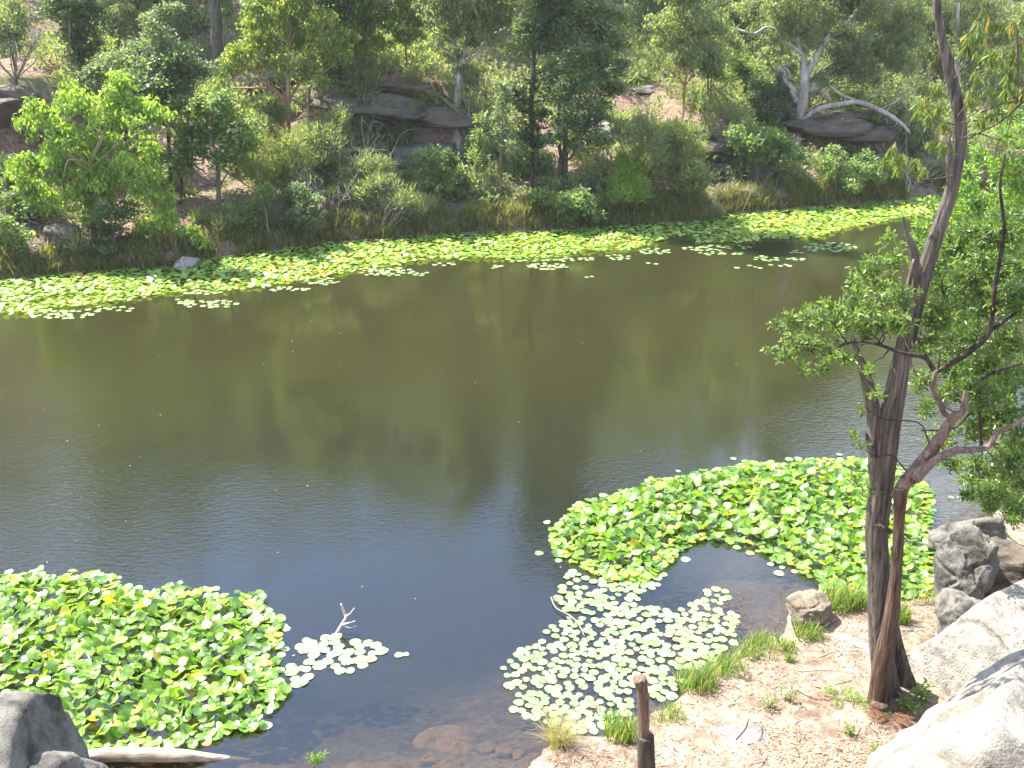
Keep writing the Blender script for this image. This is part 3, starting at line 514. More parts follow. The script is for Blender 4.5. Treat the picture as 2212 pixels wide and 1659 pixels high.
# --- right side
plant('gum_tree', 'light green gum on a thin orange trunk right of the broad dark tree', 'tree', (140,720),
  [(140,60,100),(50,150,90),(200,190,100),(100,260,70),(300,300,75),(360,350,60),(230,90,90),(20,260,50),(330,160,70),(130,380,50),(210,330,60),(90,-40,90),(230,-60,100),(150,-200,110)],
  'far', Z3, trunk=[(140,720,20),(145,600,18),(152,500,16),(170,430,11),(205,360,8)], limbs=[[(152,510,13),(120,440,10),(105,390,7)],[(152,520,8),(200,440,7),(270,430,5)]], bark='orange', dense=1.15, scale=.75)
plant('red_trunk_tree', 'short tree with a thick reddish trunk beside the dark round bush', 'tree', (515,690), [(510,370,65),(450,420,55),(560,410,60),(400,460,55),(520,460,45),(440,330,55)], 'mid', Z3, trunk=[(515,690,30),(508,600,26),(512,500,20),(515,400,12)], bark='red')
plant('slender_tree', 'pair of thin brown stems left of the thick reddish trunk', 'tree', (290,665), [(300,400,65),(270,330,60),(340,440,50),(240,420,45)], 'mid', Z3, trunk=[(290,665,14),(290,560,12),(292,430,8)], limbs=[[(305,665,9),(305,540,8),(315,420,6)]], bark='red')
plant('round_bush', 'dense dark blue green rounded bush left of the white gum trunk', 'bush', (680,760), [(620,560,85),(700,560,70),(600,480,60),(680,640,85),(740,700,65),(620,650,70),(560,590,55),(660,720,70),(700,480,50)], 'blue', Z3, bark='dark', dense=1.3)
plant('white_gum', 'big gnarled white limbed gum leaning over the rock shelter', 'tree', (800,850),
  [(1000,60,90),(1120,40,90),(1230,90,90),(1350,150,100),(1150,250,90),(1260,300,100),(1000,400,70),(1100,380,70),(1380,300,90),(1450,390,80),(1250,420,80),(700,60,85),(580,60,85),(820,80,85),(460,260,70),(380,180,60),(650,250,60),(930,90,70),(1500,80,90),(1480,220,80),(900,200,60),(780,400,40),(1000,-80,120),(1200,-100,130),(800,-80,110),(1400,-60,120),(1100,-260,130),(900,-250,110),(1300,-250,110),(1050,-450,130),(1220,-500,120),(900,-480,110),(1130,-680,120),(1000,-820,100),(900,110,60),(1050,320,70),(940,455,45),(1180,440,55),(1080,180,60),(760,160,60),(1180,560,40),(1420,640,40)],
  'grey', Z3, trunk=[(800,850,62),(815,720,58),(845,600,60),(850,500,56),(850,400,46),(832,300,26),(815,220,16)],
  limbs=[[(855,470,44),(900,380,40),(950,290,38),(1010,215,34),(1080,165,30),(1140,95,24),(1230,5,18),(1290,-60,10)],[(1080,165,18),(1160,150,15),(1220,110,10),(1250,70,7)],[(1150,150,12),(1160,60,10),(1150,-20,6)],
         [(845,320,22),(790,275,20),(700,235,18),(560,200,17),(440,165,12),(330,130,8)],[(560,200,16),(640,160,14),(720,190,8)],
         [(825,560,32),(790,520,30),(740,470,28),(735,420,18),(690,400,11),(780,370,6)],[(820,600,30),(775,520,22),(770,440,15),(740,395,9)],
         [(850,530,32),(930,520,30),(980,550,26),(1010,600,18)],[(880,520,20),(980,490,18),(1080,560,16),(1180,600,14),(1240,620,10)],
         [(845,710,26),(930,645,26),(1080,608,27),(1200,605,28),(1330,665,26),(1420,725,20),(1475,785,12)],[(1200,595,12),(1300,545,11),(1430,548,6)],[(1330,660,12),(1420,570,10),(1540,500,6)],[(1310,640,9),(1380,600,8),(1470,590,5)],[(1420,700,9),(1500,690,7),(1600,690,4)]], bark='pale', dense=1.25, twr=.012)
plant('dead_sapling', 'bare pale forked sapling growing under the drooping white limb', 'sapling', (1320,830), [], 'grey', Z3, trunk=[(1320,830,18),(1345,760,14),(1335,690,9)], limbs=[[(1330,810,9),(1380,750,7),(1400,720,5)]], bark='pale', leafless=True)
plant('bush', 'open bush of round light leaves on bare grey stems at the right', 'bush', (590,1090), [(470,800,75),(560,840,80),(650,810,75),(740,850,75),(600,900,70),(700,920,70),(520,740,55),(780,930,60),(650,970,50),(480,880,50)], 'broadlight', Z3, bark='grey', dense=1.0, stems=5)
plant('bush', 'feathery yellow green wattle bush over the right end of the sedges', 'bush', (120,1180), [(60,900,90),(150,1040,100),(60,1040,90),(220,880,70),(80,780,80),(200,1120,80),(20,800,70),(250,1060,60),(130,930,90),(170,800,60)], 'fuzz', Z3, dense=1.2)
plant('bush', 'bright yellow green bush behind the middle sedges', 'bush', (1850,1210), [(1850,1040,80),(1900,1120,80),(1800,1130,75),(1820,980,55),(1940,1180,60),(1750,1180,60)], 'limefuzz', Z2, dense=1.2)
plant('bush', 'low deep green bush at the foot of the twin dark trunks', 'bush', (1420,1270), [(1340,1180,70),(1440,1220,80),(1540,1190,70),(1620,1200,70),(1700,1190,65),(1280,1200,50),(1500,1260,60),(1650,1260,60)], 'mid', Z2, dense=1.3)
plant('bush', 'grey green wispy bush between the broad dark tree and the wattle', 'bush', (1950,1130), [(1850,820,80),(1950,760,80),(1900,920,85),(2000,870,90),(2050,960,80),(1960,1010,80),(2070,780,60),(1780,760,60)], 'greyfuzz', Z2, dense=1.0)
plant('bush', 'fresh green bush under the white gum close to the water', 'bush', (1050,1160), [(1040,920,55),(980,970,60),(1070,1010,60),(1120,1090,65),(1000,1060,50),(1180,1000,60)], 'mid', Z3, dense=1.1)
plant('bush', 'dark bush at the far waterline below the drooping white limb', 'bush', (1300,1150), [(1260,1000,65),(1330,1060,60),(1250,1090,55),(1200,940,50),(1380,960,60)], 'mid', Z3, dense=1.1)
plant('bush', 'small bright leafed bush in front of the orange rock shelter', 'bush', (1200,760), [(1170,665,45),(1230,700,45),(1280,690,35)], 'lime', Z3, dense=.9)
plant('bush', 'leafy bush growing against the white gum trunk', 'bush', (930,830), [(960,760,60),(1010,740,45),(900,770,50),(1000,810,50),(1060,830,45)], 'mid', Z3, dense=.9)
plant('bush', 'pale wispy bush at the right edge of the rock shelter', 'bush', (1500,900), [(1480,760,75),(1550,830,80),(1450,870,60),(1580,720,70),(1600,930,70),(1500,960,60),(1420,960,60)], 'grey', Z3, dense=1.0)
plant('bush', 'grey green bush by the bend of the far shore', 'bush', (1560,1080), [(1520,1020,60),(1600,1030,70),(1460,1060,50),(1680,1000,70),(1750,950,70)], 'grey', Z3, dense=1.1)
# --- middle shrubs
for (lb, base, bl, fo, cv) in [
 ('fuzzy grey green tea tree bush directly below the dark rock hollow', (560,1010), [(560,750,75),(500,830,85),(620,830,80),(430,800,60),(570,910,85),(660,920,65),(480,920,65)], 'fuzz', Z2),
 ('wispy tea tree bush left of the rock hollow', (300,960), [(300,770,75),(210,740,80),(360,850,75),(250,860,85),(170,820,60)], 'greyfuzz', Z2),
 ('olive tea tree bush beneath the orange barked gum', (60,1080), [(60,760,90),(120,850,90),(20,880,90),(100,960,90),(10,1000,80),(-60,960,90)], 'fuzz', Z2),
 ('twiggy half dead bush above the bleached waterside branch', (330,1230), [(330,1000,90),(240,1050,90),(410,1090,80),(300,1140,80),(180,1130,70),(400,980,60)], 'greyfuzz', Z2),
 ('round leaved bush left of the middle sapling', (880,1190), [(820,1060,75),(900,1090,70),(780,1150,60),(860,1170,60),(940,1160,45),(830,980,55)], 'mid', Z2),
 ('dull green bush left of the forked tan sapling', (700,1150), [(690,950,80),(740,1040,80),(650,1050,80),(610,1120,75),(560,1050,70),(780,930,55)], 'mid', Z2),
 ('low fuzzy bush over the middle of the left sedges', (560,1290), [(520,1180,75),(600,1210,70),(450,1210,60),(680,1210,50)], 'greyfuzz', Z2),
 ('small blue green seedling bush by the red sapling foot', (1020,1250), [(1010,1200,45),(1060,1180,40)], 'blue', Z2),
 ('sparse grey bush behind the red sapling', (1180,1000), [(1160,950,60),(1060,900,60),(1230,1000,45)], 'mid', Z2),
 ('tall olive bush left of the orange trunk', (1560,1000), [(1510,660,80),(1570,620,70),(1640,700,60),(1500,760,80),(1570,830,80),(1450,720,60)], 'fuzz', Z1),
 ('wide olive wattle in front of the orange trunk', (1600,1180), [(1560,940,95),(1660,880,90),(1480,1000,80),(1640,1010,90),(1560,1060,80),(1750,980,80)], 'fuzz', Z1),
 ('pale feathery bush right of the orange trunk', (1880,1100), [(1830,820,95),(1920,880,90),(1790,900,80),(1870,980,85),(1960,790,80),(1940,1010,70),(1990,700,60)], 'greyfuzz', Z1),
 ('leafy bush with sunlit top behind the far left shore', (1770,1360), [(1750,1150,75),(1810,1180,65),(1690,1180,50),(1780,1260,75),(1720,1290,60),(1840,1290,65),(1700,1240,50)], 'blue', Z1),
 ('low dark bush under the lime green gum', (700,1460), [(650,1280,85),(720,1260,80),(680,1380,80),(600,1360,70),(620,1460,60)], 'dark', Z1),
 ('bright green seedling tree at the far waterline', (1110,1480), [(1120,1400,55),(1090,1440,45),(1160,1420,40),(1060,1350,35),(1130,1340,35)], 'lime', Z1),
 ('leaning thin bush with bare stem left of the leafy sunlit bush', (1560,1390), [(1480,1290,65),(1400,1320,55),(1510,1230,55),(1540,1140,60),(1460,1370,45)], 'mid', Z1),
 ('dull grey bush in the litter between the dark trunks at the left', (1290,1350), [(1230,1290,60),(1310,1310,60),(1180,1340,50),(1350,1260,50)], 'greyfuzz', Z1),
 ('leafy bush behind the pale domed boulder', (230,1320), [(150,1230,75),(230,1200,70),(90,1180,75),(310,1260,60),(180,1150,60)], 'mid', Z1),
 ('mixed low bush at the left edge of the far bank', (40,1480), [(40,1390,75),(120,1400,65),(20,1320,65),(90,1470,55),(-40,1440,70)], 'mid', Z1),
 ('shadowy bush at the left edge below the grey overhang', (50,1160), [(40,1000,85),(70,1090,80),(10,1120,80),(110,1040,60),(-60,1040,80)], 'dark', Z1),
 ('small grey bush right of the pale domed boulder', (440,1480), [(420,1430,50),(480,1460,45),(370,1470,40)], 'greyfuzz', Z1)]:
    plant('bush', lb, 'bush', base, bl, fo, cv, dense=1.1, bark='grey')
# --- upper slope
for (nm, lb, base, bl, fo, cv, tk, bk) in [
 ('small_tree', 'grey green small tree on thin stems at the top left edge', (100,500), [(40,130,80),(110,170,70),(20,220,70),(90,240,60),(60,40,90),(-40,150,80)], 'grey', Z1, [(100,500,16),(75,330,12),(50,240,8)], 'dark'),
 ('tall_tree', 'dark tree with a shadowed trunk at the upper left', (470,470), [(470,60,95),(400,110,85),(540,140,85),(330,60,90),(480,200,90),(420,260,80),(540,270,75),(480,350,75),(440,400,60),(520,20,80),(380,-60,110),(500,-100,110)], 'dark', Z1, [(470,470,20),(465,300,18),(460,100,14)], 'dark'),
 ('sapling', 'single pale thin sapling in front of the dark upper left tree', (400,500), [(400,90,40),(380,40,50),(420,20,45)], 'mid', Z1, [(400,500,11),(398,400,9),(405,280,8),(402,120,5)], 'tan'),
 ('scrubby_tree', 'crooked dark stemmed scrub tree on the slope left of the thick grey trunk', (720,330), [(690,90,70),(650,40,70),(740,60,60),(680,170,50),(620,120,60)], 'grey', Z1, [(720,330,14),(720,270,11),(690,190,8)], 'dark'),
 ('forked_tree', 'thin pale forked tree rising to the top edge left of the thick grey trunk', (800,280), [(790,40,60),(830,-20,70),(760,-40,70)], 'grey', Z1, [(800,280,10),(820,190,9),(815,60,7),(805,-40,5)], 'grey'),
 ('big_trunk_tree', 'thick straight grey trunk at the top edge left of the yellow tipped gum', (1275,450), [(1370,120,60),(1330,40,60),(1240,-130,110),(1330,-200,120),(1180,-260,110),(1280,-360,120),(1200,-520,120),(1330,-600,120),(1240,-760,120),(1340,-880,110),(1200,-950,110),(1280,-1120,100),(1240,-1300,80)], 'grey', Z1, [(1275,450,74),(1275,330,66),(1270,150,62),(1262,0,58),(1258,-200,46),(1262,-400,36),(1260,-800,22),(1262,-1200,8)], 'grey'),
 ('big_trunk_tree', 'dark trunk at the top edge between the forked tree and the thick grey trunk', (935,150), [(1000,60,60),(880,-60,90),(960,-120,110),(1010,-180,100),(880,-320,120),(960,-460,120),(860,-600,110),(930,-750,110),(900,-900,90)], 'dark', Z1, [(935,150,34),(925,60,32),(915,-40,30),(915,-200,24),(915,-500,15),(905,-850,6)], 'dark'),
 ('slope_tree', 'slim grey trunk just right of the orange barked gum', (1815,720), [(1830,320,60),(1850,80,70),(1800,10,70),(1830,-80,90)], 'grey', Z1, [(1815,720,22),(1818,550,20),(1810,300,17),(1808,60,13),(1808,-100,8)], 'grey'),
 ('slope_tree', 'dark crowned tree behind the orange barked gum', (2010,470), [(1960,60,90),(2040,130,80),(1990,380,60),(2080,40,90),(2000,-80,100)], 'dark', Z1, [(2010,470,22),(1990,300,18),(1980,120,12)], 'dark'),
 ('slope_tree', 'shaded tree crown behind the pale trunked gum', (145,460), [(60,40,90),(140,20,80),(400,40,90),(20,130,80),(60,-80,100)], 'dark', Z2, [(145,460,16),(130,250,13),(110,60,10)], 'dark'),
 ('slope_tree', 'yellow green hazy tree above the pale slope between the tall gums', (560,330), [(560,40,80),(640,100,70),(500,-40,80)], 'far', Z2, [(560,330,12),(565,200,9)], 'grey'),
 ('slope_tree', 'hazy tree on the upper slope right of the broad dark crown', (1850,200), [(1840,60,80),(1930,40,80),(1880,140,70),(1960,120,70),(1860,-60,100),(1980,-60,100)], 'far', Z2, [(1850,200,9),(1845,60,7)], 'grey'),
 ('slope_tree', 'grey green tree between the orange trunk and the white gum', (440,500), [(450,60,90),(400,110,80),(500,150,80),(420,220,70),(540,240,60),(380,20,90),(480,-80,110)], 'grey', Z3, [(440,500,12),(460,350,10),(450,180,8)], 'red'),
 ('slope_tree', 'brown stemmed tree just left of the white gum', (600,470), [(620,330,60),(680,360,60),(720,300,60),(600,130,70),(660,170,60)], 'grey', Z3, [(600,470,11),(590,350,9),(640,260,7)], 'red'),
 ('slope_tree', 'pale green tree behind the white gum crown', (1150,520), [(1150,360,60),(1080,470,50),(1300,480,60),(1250,200,80),(1060,300,60),(1380,470,60)], 'far', Z3, [(1150,520,11),(1145,420,9)], 'pale'),
 ('slope_tree', 'wide grey green tree at the top behind the near leaning trunk', (1560,470), [(1560,300,80),(1640,240,80),(1700,330,70),(1600,150,90),(1700,100,90),(1550,40,90),(1660,420,60),(1750,200,80),(1620,-60,110)], 'grey', Z3, [(1560,470,16),(1570,300,13),(1600,150,9)], 'grey'),
 ('slope_tree', 'pale trunked tree right of the near leaning trunk', (1760,560), [(1800,250,80),(1850,150,90),(1780,60,90),(1900,300,80),(1980,200,90),(1850,-60,110),(1990,60,100)], 'grey', Z3, [(1760,560,30),(1757,400,28),(1757,200,26),(1760,20,20)], 'pale'),
 ('slope_tree', 'hazy tree at the top right corner behind the hanging gum leaves', (2020,560), [(2000,400,80),(2080,330,90),(2060,200,90),(2120,100,90),(2100,480,80),(1960,480,60)], 'far', Z3, [(2020,560,16),(2030,350,12)], 'grey')]:
    plant(nm, lb, 'tree', base, bl, fo, cv, trunk=tk, bark=bk, dense=.95)

# --- dead branches and grey scrub on the far bank
def bare(name, label, cat, P0, n, h, spread, mat, r0=.02, group=None):
    a = Acc(); r = np.random.default_rng(sum(map(ord, label)))
    for q in range(n):
        th = r.uniform(0, 2*math.pi); d = np.array([math.cos(th)*spread, math.sin(th)*spread, h*r.uniform(.5, 1)])
        p1 = P0+d*.45+r.normal(size=3)*.1; p2 = P0+d
        a.add(*tube([P0, p1, p2], [r0, r0*.7, r0*.3], 5, step=.2, wob=.05, seed=q))
        for u in range(3):
            s_ = p1*(1-u/3)+p2*(u/3); a.add(*tube([s_, s_+d*.2+r.normal(size=3)*spread*.22, s_+d*.3+r.normal(size=3)*spread*.4], [r0*.5, r0*.35, r0*.15], 4, step=.2))
    o = a.out(name, mat, None, True); V = np.array(P0)
    o.data.transform(__import__('mathutils').Matrix.Translation(-Vector(P0))); o.location = [float(v) for v in P0]
    return tag(o, label, cat, group)
for (lb, q, n, h, s) in [('bleached fallen branch reaching over the far lily band', Z2(410,1370), 9, 1.6, .9), ('tangle of bare grey twigs in the scrub at the centre left', Z2(300,1120), 16, 1.9, 1.5), ('bare twig thicket left of the centre tea tree', Z2(180,1080), 16, 1.9, 1.4), ('grey bare scrub right of the leafy sunlit bush', Z1(1950,1250), 14, 1.7, 1.2),
                         ('dry bare bush at the upper left edge', Z1(90,470), 10, 2.2, 1.2), ('thin dead twigs beside the wide dark tree', Z2(1800,1080), 10, 1.6, 1.), ('bare brushwood at the right bend of the far shore', Z3(1450,1120), 14, 1.5, 1.4), ('bare sticks on the far bank near the domed boulder', Z1(330,1450), 8, .9, 1.0), ('fallen branch litter on the slope near the light leaved bush', Z3(400,1130), 8, .5, 1.6)]:
    g = at_g(*q); bare('dead_branch', lb, 'dead branch', g, n, h, s, LEAF['twig'], .025)

# --- sedges along the far waterline, low scrub and the wood beyond: uncountable masses
def blades(P, h, lean, w, curl=.5, segs=3):
    n = len(P); th = rng.uniform(0, 2*math.pi, n); d = np.stack([np.cos(th), np.sin(th), 0*th], 1)*lean[:, None]
    side = np.stack([-np.sin(th+rng.normal(size=n)*.5), np.cos(th), 0*th], 1)
    Vs = []
    for s_ in range(segs+1):
        u = s_/segs; c_ = P+d*(u**1.6)[None] if False else P+d*u**1.6+np.stack([0*h, 0*h, h*(u-curl*.45*u*u)], 1)
        ww = w*(1-u*.85)
        Vs += [c_-side*ww[:, None]*.5, c_+side*ww[:, None]*.5]
    V = np.stack(Vs, 1).reshape(-1, 3); b_ = np.arange(n)[:, None]*(2*(segs+1))
    F = np.concatenate([np.stack([b_+2*s_, b_+2*s_+1, b_+2*s_+3, b_+2*s_+2], -1).reshape(-1, 4) for s_ in range(segs)])
    return V, F, np.tile(rng.random(n), segs)
SEDGE = leaf_mat('sedge_blades', [(.05,.070,.018),(.10,.125,.030),(.17,.17,.055),(.26,.21,.10)], trans=.35, rough=.5)
GRASS = leaf_mat('fresh_grass_blades', [(.055,.11,.02),(.10,.17,.032),(.16,.235,.05),(.30,.28,.12),(.36,.30,.17)], [0,.35,.72,.86,1], trans=.45, rough=.4)
a = Acc()
n = 1300; xs = np.sort(rng.uniform(-22, 26, n)); keep = fbm(xs*.35, xs*0+3, s=77) > -.34; xs = xs[keep]
for x_ in xs:
    ys = np.interp(x_, FSX, FSY)+abs(rng.normal())*.5-.02; z_ = G(x_, ys); q = 26
    P = np.array([x_, ys, z_])+rng.normal(size=(q, 3))*[.10, .10, .0]; hh = rng.uniform(.35, .85)
    V, F, Tn = blades(P, hh*rng.uniform(.6, 1.1, q), rng.uniform(.15, .5, q), np.full(q, .03), .6); a.add(V, F, Tn)
tag(a.out('sedges', SEDGE), 'fringe of green and straw coloured sedges along the far waterline', 'sedges', kind='stuff')
def scatter_cover(name, label, xr, yr, n, fol, r, dens=1., test=None, scale=1., cat='undergrowth'):
    acc = Acc(); tw = Acc(); c_ = 0
    while c_ < n:
        x_, y_ = rng.uniform(*xr), rng.uniform(*yr); ys = np.interp(x_, FSX, FSY)
        c_ += 1
        if y_ < ys+1.0 or (test and not test(x_, y_-ys)): continue
        rr = rng.uniform(.5, 1.3)*r; clump(acc, tw, np.array([x_, y_, G(x_, y_)+rr*.4]), rr, fol, scale, dens, .008)
    b_ = tw
    o = acc.out(name, LEAF[FOL[fol][0]]); return tag(o, label, cat, kind='stuff')
lum = lambda th: (lambda x_, d: fbm(np.array([x_*.3]), np.array([d*.4]), s=31)[0] > th)
scatter_cover('undergrowth', 'low wispy scrub scattered over the far slope', (-30, 34), (33, 66), 1100, 'greyfuzz', .70, .55, lum(-.12), 1.3)
scatter_cover('leafy_undergrowth', 'low green ferns and seedlings on the far slope', (-30, 34), (33, 64), 600, 'mid', .45, .6, lum(.02), 1.2)
scatter_cover('riverside_scrub', 'continuous wispy grey green scrub along the foot of the far slope', (-26, 32), (31, 56), 900, 'grey', .75, .55, lambda x_, d: 1.2 < d < 9 and fbm(np.array([x_*.3]), np.array([d*.5]), s=41)[0] > -.15, 1.15)
scatter_cover('tall_undergrowth', 'dull green saplings and scrub between the trunks of the far slope', (-30, 36), (40, 66), 620, 'grey', 1.05, .36, lambda x_, d: d > 4 and fbm(np.array([x_*.25]), np.array([d*.3]), s=37)[0] > -.16, 1.3)
# the wood further up the slope
acc = Acc(); tw = Acc()
for q in range(230):
    x_ = rng.uniform(-60, 70); y_ = np.interp(x_, FSX, FSY)+rng.uniform(15, 50); z_ = G(x_, y_); hgt = rng.uniform(9, 18)
    tw.add(*tube([(x_, y_, z_-.3), (x_+rng.normal()*.3, y_, z_+hgt*.5), (x_+rng.normal()*.6, y_, z_+hgt*.9)], [.16, .12, .05], 6, step=1.2, wob=.1, seed=q))
    for j in range(9):
        r = rng.uniform(.9, 1.8); c_ = np.array([x_+rng.normal()*1.5, y_+rng.normal()*1.3, z_+hgt*rng.uniform(.3, 1.)])
        clump(acc, None, c_, r, 'far', 2.1, .45)
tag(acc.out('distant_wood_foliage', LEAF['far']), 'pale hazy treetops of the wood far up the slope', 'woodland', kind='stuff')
tag(tw.out('distant_wood_trunks', BARK['grey'], None, True), 'grey trunks of the wood far up the slope', 'woodland', kind='stuff')

# ------------------------------------------------------------------ water lilies
def inpoly(px, py, poly):
    ins = np.zeros(px.shape, bool); n = len(poly)
    for i_ in range(n):
        (ax, ay), (bx, by) = poly[i_], poly[(i_+1) % n]
        c_ = ((ay > py) != (by > py)) & (px < (bx-ax)*(py-ay)/((by-ay) or 1e-9)+ax); ins ^= c_
    return ins
def world(poly): return [tuple(at_z(*q)[:2]) for q in poly]
def scatter(poly, dist, tries, soft=.0, cl=None):
    """poisson-like positions inside a water polygon"""
    w = np.array(world(poly)); lo, hi = w.min(0), w.max(0); ns = int(tries*(hi[0]-lo[0])*(hi[1]-lo[1]))
    P = rng.uniform(lo, hi, (ns, 2)); jx = P+.10*np.stack([vnoise(P[:, 0]*3, P[:, 1]*3, s=50), vnoise(P[:, 0]*3, P[:, 1]*3, s=51)], 1)
    P = P[inpoly(jx[:, 0], jx[:, 1], w)]; grid = {}; keep = []
    for q in P:
        if cl is not None and not cl(q): continue
        k_ = (int(math.floor(q[0]/dist)), int(math.floor(q[1]/dist))); ok = True
        for a_ in (-1, 0, 1):
            for b_ in (-1, 0, 1):
                for s_ in grid.get((k_[0]+a_, k_[1]+b_), ()):
                    if (s_[0]-q[0])**2+(s_[1]-q[1])**2 < dist*dist: ok = False; break
                if not ok: break
            if not ok: break
        if ok: grid.setdefault(k_, []).append(q); keep.append(q)
    return np.array(keep)
def padproto(seg, cup, wave, seed, tone, fold=0.):
    r = np.random.default_rng(seed); th = np.linspace(R(7), R(353), seg); ph = r.uniform(0, 6.28, 4)
    rr = 1+.05*np.sin(3*th+ph[0])+.03*np.sin(7*th+ph[1])
    V = [np.array([[0, 0, 0.]])]
    for f in (.55, 1.):
        z_ = cup*(f**2)+wave*f*f*(np.sin(2*th+ph[2])+.6*np.sin(3*th+ph[3])+.3*np.sin(6*th+ph[1]))
        z_ = z_+fold*np.abs(np.sin(th))*f
        V.append(np.stack([np.cos(th)*rr*f, np.sin(th)*rr*f, z_], 1))
    V = np.vstack(V); i_ = np.arange(seg-1)
    F = np.concatenate([np.stack([0*i_, 1+i_, 2+i_], 1), np.stack([1+i_, 1+seg+i_, 2+seg+i_], 1), np.stack([1+i_, 2+seg+i_, 2+i_], 1)])
    return V, F, np.full(len(F), tone)
PADG = leaf_mat('raised_lily_leaves', [(.055,.135,.014),(.13,.25,.026),(.235,.36,.055),(.31,.43,.11),(.45,.43,.06),(.50,.32,.06),(.42,.20,.10)], [0,.35,.7,.88,.90,.96,1], trans=.34, rough=.38, tcol=1.25, spec=1.)
PADF = leaf_mat('flat_floating_lily_pads', [(.11,.19,.06),(.17,.26,.09),(.22,.31,.12),(.28,.35,.16),(.34,.31,.11),(.28,.12,.08)], [0,.35,.7,.88,.92,1], trans=.0, rough=.36, spec=.9)
mt = [.05,.2,.3,.42,.5,.6,.72,.83,.36,.55,.15,.66,.91,.955]
MAT_P = [padproto(14, (-.10 if q % 3 else .16), .09+.04*(q % 3), 100+q, mt[q], fold=.12*(q % 2)) for q in range(14)]
FLAT_P = [padproto(16, .01, .006, 200+q, [.1,.3,.45,.6,.75,.85,.5,.35,.93,1.][q]) for q in range(10)]
MAT_M = [mesh('lily_leaf', *q[:2], q[2], True) for q in MAT_P]; FLAT_M = [mesh('lily_pad', *q[:2], q[2], False) for q in FLAT_P]
for q in MAT_M: q.materials.append(PADG)
for q in FLAT_M: q.materials.append(PADF)
def rotm(yaw, tx, ty):
    cz, sz = math.cos(yaw), math.sin(yaw); cx, sx_ = math.cos(tx), math.sin(tx); cy, sy_ = math.cos(ty), math.sin(ty)
    return np.array([[cy, 0, sy_], [0, 1, 0], [-sy_, 0, cy]])@np.array([[1, 0, 0], [0, cx, -sx_], [0, sx_, cx]])@np.array([[cz, -sz, 0], [sz, cz, 0], [0, 0, 1]])
from mathutils import Matrix
def place_pads(pads, meshes, protos, name, cat, nmax, stuff_name, stuff_label, mat):
    """pads: (x, y, z, r, yaw, tiltx, tilty, variant, label, group); nearest nmax as objects, the rest as one mass"""
    pads.sort(key=lambda q: q[0]**2+q[1]**2)
    for q in pads[:nmax]:
        o = bpy.data.objects.new(name, meshes[q[7]]); COL.objects.link(o)
        m4 = Matrix(rotm(q[4], q[5], q[6]).tolist()).to_4x4(); o.matrix_world = Matrix.Translation(Vector(q[:3]))@m4@Matrix.Diagonal((q[3], q[3], q[3], 1)); tag(o, q[8], cat, q[9])
    if len(pads) > nmax:
        a = Acc()
        for q in pads[nmax:]:
            V, F, Tn = protos[q[7]]; a.add(V@rotm(q[4], q[5], q[6]).T*q[3]+np.array(q[:3]), F, Tn)
        tag(a.out(stuff_name, mat, None, True), stuff_label, 'lily pads', kind='stuff')
# raised mats
LM = [(-60,1250),(0,1248),(60,1240),(130,1248),(190,1235),(235,1248),(262,1275),(330,1290),(370,1272),(450,1274),(480,1292),(560,1283),(580,1310),(560,1330),(600,1345),(605,1400),(560,1415),(600,1435),(592,1470),(632,1490),(600,1530),(545,1585),(480,1595),(420,1618),(200,1640),(100,1640),(-60,1640)]
RM = [(1175,1165),(1215,1125),(1260,1090),(1330,1075),(1400,1050),(1440,1035),(1550,1020),(1620,1008),(1760,998),(1890,995),(1990,1035),(2015,1100),(2010,1200),(2022,1290),(1850,1300),(1760,1262),(1690,1217),(1640,1192),(1560,1172),(1500,1175),(1455,1195),(1425,1235),(1395,1253),(1310,1248),(1250,1225),(1180,1182)]
pads = []; STRAY = []
for (poly, lab, grp, keep) in [(LM, 'glossy crinkled green lily leaf standing in the dense mat at the lower left', 'raised lily leaves of the lower left mat', None), (RM, 'crinkled green lily leaf in the crescent mat behind the twin trunks', 'raised lily leaves of the crescent mat', None)]:
    pts = scatter(poly, .081, 520)
    wpoly = np.array(world(poly))
    for q in pts:
        e_ = 1.
        for s_ in range(8):
            th = s_*math.pi/4
            if not inpoly(np.array([q[0]+.28*math.cos(th)]), np.array([q[1]+.28*math.sin(th)]), wpoly)[0]: e_ = .25; break
        v = int(rng.integers(0, 12)) if rng.random() > (.018 if e_ == 1 else .08) else int(rng.integers(12, 14))
        tl = .50*e_+.06
        if e_ < 1 and rng.random() < .30:
            th = rng.uniform(0, 6.28); dd = rng.uniform(.10, .42); sx_, sy_ = q[0]+dd*math.cos(th), q[1]+dd*math.sin(th)
            if not inpoly(np.array([sx_]), np.array([sy_]), wpoly)[0]: STRAY.append((sx_, sy_, poly is LM))
        pads.append((q[0], q[1], .03+e_*rng.uniform(.02, .17), rng.uniform(.056, .094), rng.uniform(0, 6.28), rng.normal()*tl, rng.normal()*tl, v, lab if v < 12 else lab.replace('glossy crinkled green', 'yellowing').replace('crinkled green', 'yellowing'), grp if v < 12 else grp.replace('raised', 'yellowing')))
NM = len(pads)
place_pads(pads, MAT_M, MAT_P, 'lily_leaf', 'lily leaf', 300, 'lily_leaf_mats', 'dense mats of raised glossy lily leaves, one lower left and one crescent behind the twin trunks', PADG)
